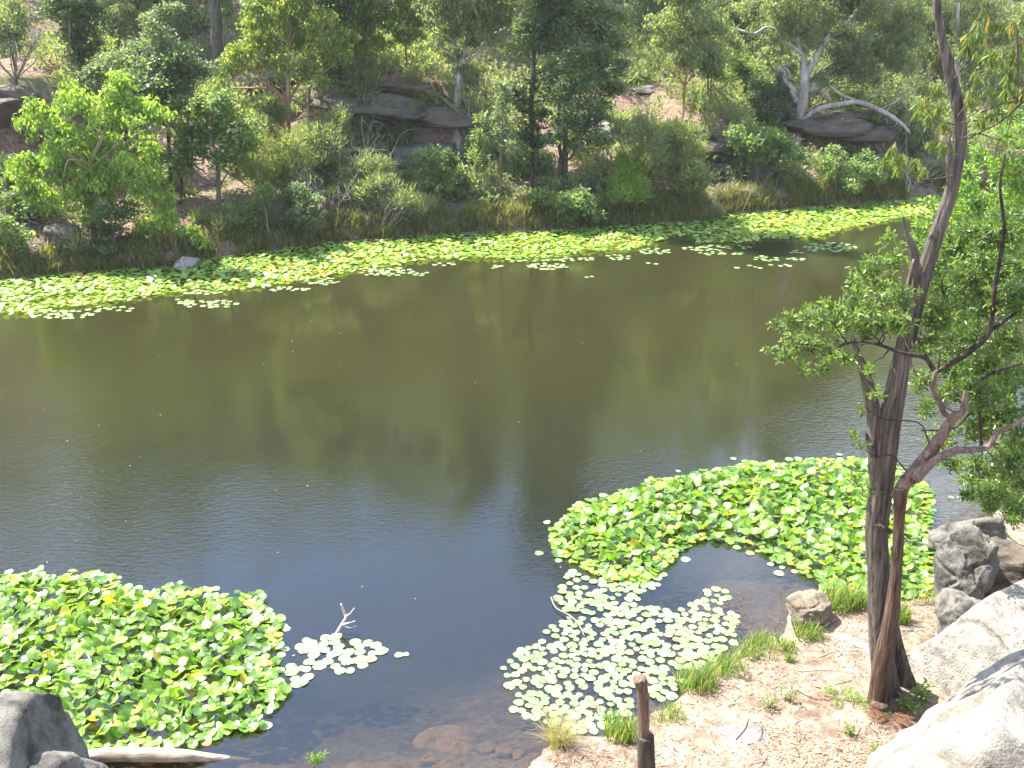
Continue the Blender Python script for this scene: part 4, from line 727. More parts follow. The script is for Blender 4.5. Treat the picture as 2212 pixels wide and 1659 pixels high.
# flat floating pads
SP = [(1235,1240),(1310,1252),(1420,1255),(1375,1275),(1345,1290),(1390,1310),(1450,1322),(1500,1300),(1530,1272),(1570,1288),(1590,1330),(1600,1365),(1570,1400),(1540,1430),(1480,1482),(1420,1545),(1380,1572),(1300,1590),(1240,1585),(1180,1560),(1110,1555),(1120,1500),(1085,1480),(1088,1420),(1150,1390),(1200,1340),(1165,1330),(1190,1285),(1240,1280)]
pads = []
for q in scatter(SP, .096, 300, cl=lambda q: fbm(np.array([q[0]*1.1]), np.array([q[1]*1.1]), s=15, o=2)[0] > -.16):
    v = int(rng.integers(0, 8)) if rng.random() > .025 else int(rng.integers(8, 10))
    pads.append((q[0], q[1], .008+rng.uniform(0, .006), rng.uniform(.045, .082), rng.uniform(0, 6.28), rng.normal()*.05, rng.normal()*.05, v, 'pale round lily pad floating flat in the loose drift beside the path' if v < 8 else 'yellowed or reddish flat pad among the pale ones of the loose drift', 'flat lily pads in the loose drift' if v < 8 else 'discoloured pads in the loose drift'))
SP2 = [(1232,1232),(1300,1250),(1440,1240),(1432,1262),(1378,1290),(1400,1312),(1330,1330),(1230,1330),(1195,1290)]
for q in scatter(SP2, .100, 260):
    if all((q[0]-t_[0])**2+(q[1]-t_[1])**2 > .008 for t_ in pads):
        pads.append((q[0], q[1], .009+rng.uniform(0, .006), rng.uniform(.05, .085), rng.uniform(0, 6.28), rng.normal()*.05, rng.normal()*.05, int(rng.integers(0, 8)), 'pale round lily pad floating flat in the loose drift beside the path', 'flat lily pads in the loose drift'))
for sx_, sy_, lf in STRAY:
    if _seg(np.array([sx_]), np.array([sy_]))[0] < -.1 and all((sx_-t_[0])**2+(sy_-t_[1])**2 > .009 for t_ in pads):
        pads.append((sx_, sy_, .009, rng.uniform(.045, .085), rng.uniform(0, 6.28), rng.normal()*.04, rng.normal()*.04, int(rng.integers(0, 8)), 'flat stray pad just outside the rim of the '+('lower left mat' if lf else 'crescent mat'), 'stray pads round the '+('lower left mat' if lf else 'crescent mat')))
def cluster(cx, cy, rx, ry, n, lab, grp, r=.08):
    got = []
    for _ in range(n*12):
        a_, u = rng.uniform(0, 6.28), math.sqrt(rng.random()); q = at_z(cx+rx*u*math.cos(a_), cy+ry*u*math.sin(a_))
        if all((q[0]-s_[0])**2+(q[1]-s_[1])**2 > (1.45*r)**2 for s_ in got):
            got.append(q); pads.append((q[0], q[1], .009+rng.uniform(0, .005), r*rng.uniform(.75, 1.15), rng.uniform(0, 6.28), rng.normal()*.03, rng.normal()*.03, int(rng.integers(2, 8)), lab, grp))
        if len(got) >= n: break
lb, gp = 'near white lily pad in the small raft below the forked dead branch', 'lily pads of the small raft'
for c_ in [(775,1405,50,25,22),(755,1440,45,14,9),(690,1420,30,25,10),(680,1400,30,14,6),(720,1380,16,8,3),(648,1460,28,16,8),(630,1448,25,8,4),(655,1392,16,12,3)]: cluster(*c_[:5], lb, gp, .085)
cluster(868,1417,12, 4, 3, 'tiny group of stray pads right of the small raft', 'stray pads beside the small raft', .06)
place_pads(pads, FLAT_M, FLAT_P, 'lily_pad', 'lily pad', 300, 'lily_pad_drift', 'rest of the loose drift of flat pale lily pads beside the path', PADF)
# far band
_lo = [(0,676),(60,682),(130,668),(250,655),(330,641),(420,627),(500,630),(600,616),(700,600),(790,583),(900,566),(972,561),(1100,560),(1180,560),(1266,547),(1376,538),(1450,516),(1480,512),(1510,526),(1590,527),(1650,517),(1760,516),(1830,494),(1900,482),(1960,470),(2020,458),(2212,430)]
band = [(x_, y_+1) for x_, y_ in _fs] + _lo[::-1]
band = [(-200, 622)]+band+[(-200, 700)]
pts = scatter(band, .105, 170)
offs = []
for (cx, cy, rx, ry, n) in [(450,657,60,7,60),(400,650,20,4,12),(430,632,40,4,25),(130,680,60,8,50),(700,608,35,7,35),(830,587,55,8,60),(905,592,20,3,8),(1075,577,12,4,9),(1180,576,40,6,50),(1335,556,24,5,28),(1415,543,35,6,40),(1540,545,28,6,28),(1590,548,16,3,10),(1790,535,55,9,60),(1665,562,20,3,8),(1720,560,18,3,6),(1550,535,60,5,30),(1270,597,14,2,4),(1320,535,50,5,30),(1500,538,22,4,16),(1650,558,30,4,12),(1720,545,14,4,9),(1200,560,70,6,40),(620,625,40,4,20),(240,668,50,5,25),(1130,560,40,5,20),(1408,570,10,2,3),(960,572,20,4,8),(1640,575,60,6,8)]:
    for _ in range(int(n*1.6)): a_, u = rng.uniform(0, 6.28), rng.random()**.6*1.15; offs.append(at_z(cx+rx*u*math.cos(a_), cy+ry*u*math.sin(a_))[:2])
def farpads(P, z, tilt, tone, seg=7, r=(.07, .105)):
    n = len(P); th = np.linspace(.15, 6.13, seg)[None]+rng.uniform(0, 6.28, n)[:, None]; rr = rng.uniform(*r, n)[:, None]
    u = nrm(np.stack([rng.normal(size=n)*tilt, rng.normal(size=n)*tilt, np.ones(n)], 1)); a_ = nrm(np.cross(u, [0, 1, 0])); b_ = np.cross(u, a_)
    c_ = np.stack([P[:, 0], P[:, 1], z], 1)
    ring = c_[:, None]+(np.cos(th)*rr)[:, :, None]*a_[:, None]+(np.sin(th)*rr)[:, :, None]*b_[:, None]; ring[:, :, 2] += rng.normal(size=(n, seg))*tilt*.03
    V = np.concatenate([c_[:, None], ring], 1).reshape(-1, 3); b0 = np.arange(n)[:, None]*(seg+1); i_ = np.arange(seg-1)[None]
    return V, np.stack([b0+0*i_, b0+1+i_, b0+2+i_], -1).reshape(-1, 3), np.repeat(tone, seg-1)
tn = rng.uniform(.38, .89, len(pts)); oo = rng.random(len(pts)) < .10*(1+1.2*fbm(pts[:, 0]*.3, pts[:, 1]*.5, s=5)); tn[oo] = rng.uniform(.9, .97, oo.sum())
V, F, Tn = farpads(pts, rng.uniform(.02, .10, len(pts)), .24, tn)
tag(obj('far_lily_band', V, F, PADG, None, Tn), 'long band of yellow green lily leaves along the far shore', 'lily pads', kind='stuff')
kept = []
for q in offs:
    if all((q[0]-t_[0])**2+(q[1]-t_[1])**2 > .15**2 for t_ in kept[-120:]): kept.append(q)
offs = np.array(kept); V, F, Tn = farpads(offs, rng.uniform(.008, .016, len(offs)), .02, rng.uniform(.2, .9, len(offs)))
tag(obj('stray_far_pads', V, F, PADF, None, Tn), 'small loose drifts of flat pads just off the far lily band', 'lily pads', kind='stuff')

# ------------------------------------------------------------------ near twin trees
def ptube(pts, y0, name, mat, parent, seg=28, step=.05, ridge=.10, seed=1, dys=None, wob=.0, jag=0.):
    P = [at_y(x, y, y0+(dys[i_] if dys else 0)) for i_, (x, y, w) in enumerate(pts)]
    rad = [w/2/FPX*depth(p_) for p_, (x, y, w) in zip(P, pts)]
    rad = [r_*(.80 if name == 'trunk' else .95) for r_ in rad]; V, F = tube(P, rad, seg, step=step, ridge=ridge, seed=seed, wob=wob, jag=jag); return obj(name, V, F, mat, parent, smooth=True), np.array(P)
gb = at_g(1906, 1510); Y0 = gb[1]
gum = empty('leaning_gum', gb, 'leaning grey furrowed tree trunk at the right, rising out of the top of the picture', 'tree')
ptube([(1925,1530,95),(1918,1500,72),(1908,1430,60),(1902,1340,60),(1896,1230,56),(1892,1150,54),(1903,1050,58),(1915,950,60),(1930,870,54),(1950,770,49),(1968,690,46),(1990,610,40),(2025,500,35),(2052,420,31),(2068,350,31),(2074,290,33),(2065,210,31),(2050,150,28),(2036,90,23),(2026,30,20),(2018,-60,20),(2000,-260,17),(1990,-480,12)], Y0+.12, 'trunk', BARK['near_grey'], gum, seg=40, step=.03, ridge=.085, seed=3)
ptube([(1897,1090,30),(1892,1010,32),(1896,955,38),(1892,915,34),(1884,870,30),(1872,820,22),(1860,785,17),(1848,745,9)], Y0+.1, 'broken_limb', BARK['near_grey'], gum, seg=24, step=.03, ridge=.14, seed=6, jag=.12)
ptube([(1886,985,14),(1878,960,12),(1872,940,7)], Y0+.0, 'stub', BARK['near_grey'], gum, seg=10, ridge=.2, seed=8, jag=.04)
ptube([(1986,650,24),(1984,610,26),(1978,570,20),(1972,535,17),(1960,505,9),(1953,478,4)], Y0+.05, 'broken_limb', BARK['near_grey'], gum, seg=20, step=.03, ridge=.14, seed=9, jag=.1)
ptube([(2052,400,16),(2052,350,18),(2048,300,12)], Y0+.02, 'stub', BARK['near_grey'], gum, seg=12, ridge=.2, seed=12, jag=.08)
ptube([(1965,770,8),(1968,690,11),(1958,640,12),(1966,600,9),(1975,560,6)], Y0-.05, 'stub', BARK['near_grey'], gum, seg=10, ridge=.1, seed=19)
ptube([(1925,1150,12),(1905,1138,10),(1893,1134,9)], Y0-.05, 'stub', BARK['near_brown'], gum, seg=10, ridge=.1, seed=14)
lt = empty('leafy_tree', at_g(1950, 1500), 'brown stringy barked tree with forked limbs and glossy leaves beside the leaning grey trunk', 'tree')
ptube([(1895,1540,60),(1900,1500,54),(1905,1440,48),(1916,1380,44),(1926,1320,38),(1935,1240,30),(1940,1170,29),(1943,1110,30),(1945,1070,36),(1946,1055,30)], Y0-.14, 'trunk', BARK['near_brown'], lt, seg=36, step=.03, ridge=.10, seed=21)
ptube([(1965,1500,44),(1950,1450,34),(1935,1390,30),(1925,1340,26)], Y0+.3, 'root_stem', BARK['near_grey'], lt, seg=22, step=.03, ridge=.12, seed=22)
ptube([(1938,1075,30),(1955,1045,30),(1972,1028,34),(1985,1010,30),(2010,975,25),(2040,930,22),(2060,900,20),(2078,888,16),(2084,862,11),(2086,845,7)], Y0-.1, 'limb', BARK['limb_brown'], lt, seg=20, step=.03, ridge=.12, seed=23)
ptube([(1975,1035,26),(2015,998,19),(2060,975,16),(2100,972,15),(2135,965,13),(2150,940,12),(2175,925,10),(2212,905,9),(2250,880,6)], Y0-.2, 'limb', BARK['limb_brown'], lt, seg=14, step=.04, ridge=.1, seed=24)
ptube([(2062,900,16),(2040,893,14),(2030,870,13),(2016,843,12),(2020,810,9),(2024,800,9)], Y0+.1, 'limb', BARK['limb_brown'], lt, seg=14, step=.04, ridge=.1, seed=25)
ptube([(2022,805,8),(2060,782,13),(2100,755,14),(2135,720,13),(2145,665,11),(2152,600,9),(2164,540,9),(2168,480,8),(2160,400,6),(2172,330,4)], Y0+.2, 'limb', BARK['limb_dark'], lt, seg=12, step=.05, ridge=.1, seed=26)
ptube([(2140,715,9),(2175,690,8),(2215,665,6),(2260,650,4)], Y0+.2, 'limb', BARK['limb_dark'], lt, seg=8, step=.05, ridge=.1, seed=27)
ptube([(2016,800,9),(2000,775,9),(1975,768,9),(1940,760,8),(1900,745,7),(1860,738,6),(1820,745,5),(1780,765,3)], Y0-.35, 'limb', BARK['limb_dark'], lt, seg=8, step=.05, ridge=.1, seed=28)
ptube([(2018,800,8),(1995,760,6),(1980,730,5),(1960,710,4)], Y0+.3, 'limb', BARK['limb_dark'], lt, seg=8, step=.05, seed=29)
ptube([(2086,850,9),(2100,834,10),(2140,806,8),(2205,785,6)], Y0+.2, 'limb', BARK['limb_dark'], lt, seg=8, step=.05, seed=30)
ptube([(1990,930,4),(2060,925,5),(2110,880,7),(2118,940,8),(2120,965,8)], Y0+.4, 'limb', BARK['limb_dark'], lt, seg=8, step=.05, seed=31)
ptube([(2025,798,8),(2030,760,7),(2022,720,6),(2022,690,5),(2040,640,3)], Y0+.3, 'limb', BARK['limb_brown'], lt, seg=8, step=.05, seed=32)
ptube([(1830,742,4),(1800,700,3),(1770,680,2)], Y0-.3, 'limb', BARK['limb_dark'], lt, seg=6, step=.05, seed=33)

def big_leaves(P, ax, nor, L, W_):
    side = nrm(np.cross(ax, nor)); L = L[:, None]; W_ = W_[:, None]; f = nor*W_*.16
    V = np.stack([P, P+ax*L*.38+side*W_*.46+f, P+ax*L*.76+side*W_*.40+f, P+ax*L-nor*L*.08, P+ax*L*.76-side*W_*.40+f, P+ax*L*.38-side*W_*.46+f], 1).reshape(-1, 3)
    b_ = np.arange(len(P))[:, None]*6
    return V, np.concatenate([b_+[[0, 1, 2, 3]], b_+[[0, 3, 4, 5]]], 1).reshape(-1, 4)
def rosettes(blobs, y0, dsp, per_m2, nl, L, W_, mode, tone0=0., tone1=.85, twig=None, flat=.8):
    Ps, As, Ns, Ts = [], [], [], []
    for (x, y, r, *dd) in blobs:
        c_ = at_y(x, y, y0+(dd[0] if dd else rng.uniform(-dsp, dsp))); R_ = r/FPX*depth(c_)
        n = max(3, int(per_m2*R_**2*3.1)); off = rng.normal(size=(n, 3))*.48; off *= np.minimum(1, 1.05/np.linalg.norm(off, axis=1))[:, None]
        tips = c_+off*R_*[1, 1, flat]; bt = rng.uniform(-.12, .12)
        for t_ in tips:
            d_ = nrm((t_-c_)*[1, 1, .6]+[0, 0, R_*.35]+rng.normal(size=3)*R_*.2)
            if twig is not None and rng.random() < .55: twig.add(*tube([t_-d_*R_*.5+rng.normal(size=3)*.02, t_-d_*R_*.2, t_], [.0045, .004, .002], 4, step=.12))
            u = np.linspace(0, 1, nl)+rng.random()*.1; th = u*2.4*6.28+rng.uniform(0, 6.28)
            a1 = nrm(np.cross(d_, rng.normal(size=3))); a2 = np.cross(d_, a1)
            rad = np.cos(th)[:, None]*a1+np.sin(th)[:, None]*a2
            if mode == 'rosette': ax = nrm(rad*.9+d_*(.25+.6*u)[:, None]); no = nrm(d_-ax*(ax@d_)[:, None]+rng.normal(size=(nl, 3))*.15)
            else: ax = nrm(rad*.35+[0, 0, -1]+rng.normal(size=(nl, 3))*.22); no = nrm(np.cross(ax, rng.normal(size=(nl, 3))))
            Ps.append(t_-d_*(.10*(1-u))[:, None]); As.append(ax); Ns.append(no); Ts.append(np.clip(tone0+(tone1-tone0)*(.55*rng.random(nl)+.45*u)+bt, 0, .99))
    P = np.concatenate(Ps); A = np.concatenate(As); Nn = np.concatenate(Ns); Tn = np.concatenate(Ts); n = len(P)
    return P, A, Nn, L*rng.uniform(.6, 1.15, n), W_*rng.uniform(.75, 1.15, n), Tn
def crown(parent, data, mat, leaf_objs=0, lname='leaf', cname='crown'):
    P, A, Nn, Ls, Ws, Tn = data; n = len(P); sel = np.zeros(n, bool)
    if leaf_objs:
        vis = A[:, 2]*0+np.linalg.norm(P-C0, axis=1)-Ls*8; sel[np.argsort(vis)[:leaf_objs]] = True
    V, F = big_leaves(P[~sel], A[~sel], Nn[~sel], Ls[~sel], Ws[~sel]); o = obj(cname, V, F, mat, parent, np.repeat(Tn[~sel], 2))
    if leaf_objs:
        o['kind'] = 'stuff'; protos = []
        for q in range(8):
            V, F = big_leaves(np.zeros((1, 3)), np.array([[1., 0, 0]]), np.array([[0, 0, 1.]]), np.array([1.]), np.array([Ws.mean()/Ls.mean()])); m_ = mesh(lname, V, F, np.full(2, (q+.5)/8*.85)); m_.materials.append(mat); protos.append(m_)
        pl = Vector(parent.location)
        for i_ in np.where(sel)[0]:
            ax, no = A[i_], Nn[i_]; no = nrm(no-ax*np.dot(ax, no)); sd_ = np.cross(no, ax)
            o = bpy.data.objects.new(lname, protos[min(7, int(Tn[i_]/.85*8))]); COL.objects.link(o); o.parent = parent; s_ = float(Ls[i_])
            o.matrix_local = Matrix.Translation(Vector(P[i_])-pl)@Matrix(np.stack([ax, sd_, no], 1).tolist()).to_4x4()@Matrix.Diagonal((s_, s_, s_, 1))
LPTS = np.concatenate([np.array([v.co[:] for v in o_.data.vertices][::7])+np.array(lt.location) for o_ in COL.objects if o_.parent == lt and o_.name.startswith('limb')])
tw = Acc()
B1 = [(1690,700,24),(1712,690,28),(1722,745,32),(1700,770,22),(1760,685,38),(1750,740,34),(1800,745,38),(1815,690,42),(1790,660,24),(1860,660,45),(1850,620,34),(1880,580,38),(1920,560,38),(1910,620,45),(1900,690,48),(1950,640,40),(1940,700,40),(1925,520,22),(1870,720,35),(1830,770,25),(1735,800,20),(1665,755,14),(1880,800,22),(1890,850,20),(1865,880,14),(1845,940,16),(1860,965,14),(1850,1030,16),(1880,1060,16),(1780,790,22),(1745,660,14)]
B2 = [(2010,560,45),(2060,540,48),(2110,520,50),(2160,500,50),(2205,480,50),(2040,610,48),(2095,600,50),(2150,580,45),(2205,570,50),(2030,680,45),(2085,670,45),(2140,660,40),(2200,640,50),(2060,730,42),(2110,730,40),(2180,730,45),(2045,790,35),(2090,800,40),(2150,790,45),(2205,800,45),(2120,850,42),(2180,860,45),(2060,840,30),(2150,900,42),(2205,940,42),(2100,920,36),(2030,950,28),(2060,1000,24),(2110,1010,36),(2170,1000,40),(2205,1040,36),(2000,880,22),(2005,740,30),(1990,820,26)]
d1 = rosettes(B1, Y0-.2, .55, 185, 7, .085, .034, 'rosette', twig=tw)
d2 = rosettes([(x, y, r*1.22) for x, y, r in B2]+[(2150,1070,38),(2200,1105,38),(2085,1065,24),(2110,440,30),(2200,660,40),(2130,900,36),(2190,980,40)], Y0+.9, 1.0, 185, 7, .088, .036, 'rosette', tone1=.75, twig=tw)
crown(lt, tuple(np.concatenate(q) for q in zip(d1, d2)), LEAF['near'], 300)
for (x, y, r) in B1[::2]+B2[::2]:
    c_ = at_y(x, y, Y0); q = LPTS[np.argmin(np.linalg.norm(LPTS-c_-np.array([0, 0, -.1]), axis=1))]; tw.add(*tube(bend(q, c_), [.010, .008, .006, .003], 5, step=.1, wob=.04))
o = tw.out('twigs', BARK['limb_dark'], lt, True); o['kind'] = 'stuff'
# bright shrub behind, at the water
tw = Acc(); sb = empty('shrub', (at_z(2150, 1080)[0]+.8, at_z(2150, 1080)[1]+1.2, .2), 'vivid lime green leafy shrub behind the leaning trunk at the right edge', 'shrub')
B3 = [(1990,500,34),(1975,545,28),(2040,470,36),(2090,450,40),(2140,430,42),(2195,420,45),(2100,390,40),(2150,360,42),(2200,340,45),(2060,420,30),(2030,530,36),(2100,500,40),(2180,290,36),(2110,340,26),(2190,240,30),(2210,380,40),(2080,560,38),(2170,540,45),(2010,440,18),(2000,600,30),(1990,470,20)]
crown(sb, rosettes(B3, Y0+2.4, .9, 110, 7, .10, .040, 'rosette', tone0=.1, tone1=1., twig=tw), LEAF['fresh'])
b0 = np.array(sb.location)
for (x, y, r) in B3[::2]: tw.add(*tube(bend(b0, at_y(x, y, Y0+2.4)), [.03, .022, .014, .006], 5, step=.2, wob=.06))
o = tw.out('branches', BARK['grey'], sb, True); o['kind'] = 'stuff'
# hanging gum foliage, upper right: a spray of the near gum
tw = Acc()
B4 = [(2110,60,30),(2150,30,34),(2200,40,36),(2130,110,34),(2185,110,36),(2120,160,28),(2175,180,36),(2207,200,30),(2100,200,16),(2145,235,24),(2090,90,16),(2195,150,30)]
B5 = [(2020,190,14),(2030,225,16),(1995,215,14),(2012,250,14),(1985,235,10),(2040,260,10),(2015,300,14),(2040,310,10),(1930,315,14),(1950,330,16),(1915,335,12),(1975,340,14),(1945,355,12),(2000,360,12),(2095,200,14),(2120,250,14)]
crown(gum, tuple(np.concatenate(q) for q in zip(rosettes(B4, Y0-.3, .5, 75, 8, .14, .034, 'hang', tone0=.1, tone1=1., twig=tw), rosettes(B5, Y0, .3, 90, 7, .13, .030, 'hang', tone0=.2, tone1=.98, twig=tw), rosettes([(2000,-500,120),(1900,-560,100),(2120,-480,110),(2050,-640,120),(2200,-380,90)], Y0, .8, 20, 7, .14, .035, 'hang', twig=tw))), LEAF['gumnear'], 0)
for pts in [[(2062,170,5),(2100,120,4),(2140,80,4),(2180,90,3)],[(2070,250,6),(2110,200,5),(2150,160,4),(2212,140,3)],[(2066,270,6),(2030,262,5),(2005,235,4),(1990,220,3)],[(2058,380,6),(2010,388,4),(1970,370,3),(1935,345,2)],[(2212,190,10),(2190,220,9),(2160,225,6),(2120,240,4)],[(2090,300,5),(2150,270,6),(2215,215,9)],[(2076,265,6),(2120,260,6),(2150,245,5),(2175,243,3)],[(2195,60,8),(2200,130,9),(2190,220,10)],[(2076,300,5),(2110,290,5),(2160,300,4)]]:
    P = [at_y(x, y, Y0-.1) for x, y, w in pts]; tw.add(*tube(P, [w/3.6/FPX*12 for *_, w in pts], 6, step=.05, wob=.05))
o = tw.out('twigs', BARK['near_brown'], gum, True); o['kind'] = 'stuff'
# feathery bush over the water right of the trunks
tw = Acc(); fb = empty('feathery_shrub', at_g(2190, 1140), 'soft feathery green shrub over the water at the right edge below the limbs', 'shrub'); ac = Acc()
for (x, y, r) in [(2120,1070,30),(2160,1060,40),(2200,1050,40),(2190,1100,34),(2140,1100,22),(2090,1050,22),(2212,1000,40),(2215,1090,30)]:
    c_ = at_y(x, y, Y0+3.5); clump(ac, tw, c_, r/FPX*depth(c_), 'limefuzz', .55, 1.1, .004)
ac.out('crown', LEAF['mid'], fb); o = tw.out('branches', BARK['limb_dark'], fb, True); o['kind'] = 'stuff'

# ------------------------------------------------------------------ foreground things
pg = at_z(1395, 1760, .35); post = empty('cut_sapling', pg, 'upright cut sapling trunk with a thin bare top in the foreground', 'stump')
YP = pg[1]
ptube([(1398,1775,48),(1397,1700,40),(1396,1640,38),(1395,1590,37)], YP, 'lower_trunk', BARK['dark'], post, seg=30, step=.02, ridge=.09, seed=41)
ptube([(1391,1600,26),(1391,1550,25),(1389,1500,24),(1385,1480,26),(1383,1468,29)], YP+.02, 'upper_trunk', bark_mat('split_brown_wood', [(.05,.03,.02),(.13,.09,.065),(.22,.165,.125)], (40,40,3), .9), post, seg=24, step=.02, ridge=.08, seed=42, jag=.03)
# twig stub on the bank, log, forked branch
lg = at_z(300, 1632, .08)
ends = [(165,1648,30),(200,1634,34),(260,1630,34),(330,1632,32),(400,1633,28),(440,1636,22),(500,1640,14),(545,1642,6)]
P = [at_z(x, y, .10-(.16*(i_ > 4))*(i_-4)*.45) for i_, (x, y, w) in enumerate(ends)]
V, F = tube(P, [w/2/FPX*depth(q)*.9 for q, (_, _, w) in zip(P, ends)], 20, step=.04, ridge=.06, seed=44)
o = obj_at('log', V, F, bark_mat('bleached_wood', [(.16,.13,.09),(.33,.28,.21),(.48,.43,.35)], (5,20,20), .4), P[0], smooth=True); tag(o, 'bleached smooth log half sunk beside the lower left boulder', 'log')
fb0 = at_z(722, 1376, -.05); a = Acc()
def up(px, py, z): return at_z(px, py, z)
k0 = up(738, 1350, .12)
for pts, rr in [([fb0, k0, at_y(748, 1334, k0[1]+.02)], [.018, .022, .018]), ([at_y(748, 1334, k0[1]+.02), at_y(742, 1318, k0[1]+.05), at_y(737, 1304, k0[1]+.05)], [.02, .022, .012]), ([at_y(746, 1332, k0[1]), at_y(757, 1325, k0[1]-.1), at_y(766, 1313, k0[1]-.12)], [.015, .011, .007]), ([k0, up(752, 1346, .2), up(768, 1341, .24)], [.014, .011, .007]), ([k0, up(755, 1356, .1), up(770, 1352, .1)], [.008, .007, .004])]:
    a.add(*tube(pts, rr, 8, step=.03, wob=.01))
o = a.out('forked_branch', bark_mat('bleached_twig', [(.35,.27,.22),(.6,.5,.44)], (9,9,9), .3), None, True); tag(o, 'bleached forked dead branch poking out of the open water', 'branch')
for (lb, pts, z) in [('thin red brown twig lying on the far edge of the lower left lily mat', [(98,1252),(110,1242),(122,1233)], .12), ('bent stem with dried seed head off the lower left lily mat', [(215,1272),(235,1265),(252,1260)], .12), ('crooked twig floating in the loose lily drift', [(1190,1290),(1200,1312),(1232,1330),(1252,1352),(1262,1375)], .02), ('short red stick among the pads by the grass tussock', [(1172,1530),(1178,1545),(1182,1560)], .06),
                     ('dark short stick angled up from the rocks at the water right of the twin trunks', [(2003,1140),(2020,1152),(2037,1168)], .25), ('thin dark twig standing on the tan boulder', [(1684,1278),(1686,1300),(1692,1325)], .35),
                     ('slim pale stick lying across the sandy path', [(1770,1420),(1790,1412),(1810,1402)], .42), ('fallen branch lying on the path left of the trunks', [(1690,1435),(1730,1450),(1775,1448),(1830,1452)], .40), ('dark stick at the left of the white bedrock slab', [(1590,1598),(1610,1575),(1618,1552)], .45)]:
    P = [at_z(x, y, z+.02*i_) for i_, (x, y) in enumerate(pts)]; V, F = tube(P, [.011]*(len(P)-1)+[.005], 6, step=.03, wob=.012, seed=int(pts[0][0]))
    o = obj_at('stick', V, F, BARK['red' if 'red' in lb else ('dark' if 'dark' in lb else 'tan')], P[0], smooth=True); tag(o, lb, 'stick')
# grass tufts along the near shore
def tuft(label, px, py, n, h, sp, w=.013, mat=None, lean=(.1, .5), name='grass_tuft'):
    g = at_g(px, py); n = int(n*2.2); h *= 1.35; sp *= 1.15
    P = g+np.clip(rng.normal(size=(n, 3)), -1.5, 1.5)*[sp, sp, 0]; P[:, 2] = T(P[:, 0], P[:, 1])-.01
    V, F, Tn = blades(P, h*rng.uniform(.5, 1.15, n), h*rng.uniform(*lean, n), np.full(n, w)*rng.uniform(.7, 1.3, n), .7, 4)
    o = obj_at(name, V, F, mat or GRASS, g, Tn); return tag(o, label, 'grass tuft', 'grass tufts along the near shore')
TF = [('big bright green grass tuft at the path edge by the loose lily drift',1505,1478,190,.36,.13),('second grass tuft right of the biggest one on the shore',1560,1445,150,.28,.15),('feathery low grass where the shore bends towards the tan boulder',1625,1410,150,.24,.16),('grass tuft in front of the tan boulder',1745,1375,110,.26,.10),('small grass tuft on the path below the tan boulder',1700,1405,60,.2,.06),
      ('tall grass tuft right behind the tan boulder',1815,1310,150,.42,.13),('grass tuft between the tan boulder and the twin trunks',1860,1305,110,.32,.11),('grass tuft on top of the tan boulder',1718,1318,60,.2,.06),('grass tuft just right of the twin trunks',1940,1340,110,.33,.08),('grass and straw patch behind the trunks by the upright rock',1985,1290,130,.22,.2),
      ('green tuft at the shore left of the cut sapling',1340,1590,130,.34,.10),('low leafy patch at the shore behind the cut sapling',1440,1545,90,.16,.12),('short grass by the shoreline right of the cut sapling',1650,1395,80,.2,.12),('tiny grass tuft in the path near the shore',1705,1430,30,.16,.03)]
for (lb, x_, y_, n, h, sp) in TF: tuft(lb, x_, y_, n, h, sp)
STRAW = leaf_mat('straw_coloured_blades', [(.16,.17,.06),(.28,.25,.11),(.40,.33,.17)], trans=.3, rough=.5)
tuft('fine straw coloured tussock at the water beside the submerged stones', 1210, 1608, 230, .38, .07, .006, STRAW, (.2, .9), 'tussock')
tuft('long arching grass clump spilling over the litter shelf at the right edge', 2175, 1300, 130, .55, .08, .008, STRAW, (.3, 1.3), 'tussock')
# leafy weeds
def weed(label, px, py, h, nl, L, W_, mat, cat='weed', n=4, z=None, name='weed'):
    if z is None: h *= 1.5; L *= 1.45; W_ *= 1.45
    g = at_g(px, py) if z is None else at_z(px, py, z); e = empty(name, g, label, cat); tw = Acc(); Ps, As, Ns, Ts = [], [], [], []
    for q in range(n):
        d_ = nrm(np.array([rng.normal()*.3, rng.normal()*.3, 1])); hh = h*rng.uniform(.6, 1); b_ = g+np.array([rng.normal()*.03, rng.normal()*.03, 0]); tp = b_+d_*hh
        tw.add(*tube([b_, (b_+tp)/2+rng.normal(size=3)*.01, tp], [.004, .0035, .002], 5, step=.05)); u = np.linspace(.25, 1, nl); th = np.arange(nl)*2.4+rng.random()*6
        rad = np.stack([np.cos(th), np.sin(th), .35+0*th], 1); Ps.append(b_+d_*hh*u[:, None]); As.append(nrm(rad)); Ns.append(nrm(np.array([0, 0, 1.])+rng.normal(size=(nl, 3))*.2)); Ts.append(rng.uniform(.3, .95, nl))
    P = np.concatenate(Ps); A = np.concatenate(As); Nn = nrm(np.concatenate(Ns)-A*np.sum(A*np.concatenate(Ns), 1, keepdims=True)); n_ = len(P)
    V, F = big_leaves(P, A, Nn, L*rng.uniform(.7, 1.2, n_), W_*rng.uniform(.8, 1.2, n_)); obj('leaves', V, F, mat, e, np.repeat(np.concatenate(Ts), 2)); tw.out('stem', BARK['red'], e, True)
weed('small upright green seedling poking up at the bottom edge', 690, 1655, .22, 16, .075, .016, LEAF['fresh'], 'seedling', 4, .9, name='seedling')
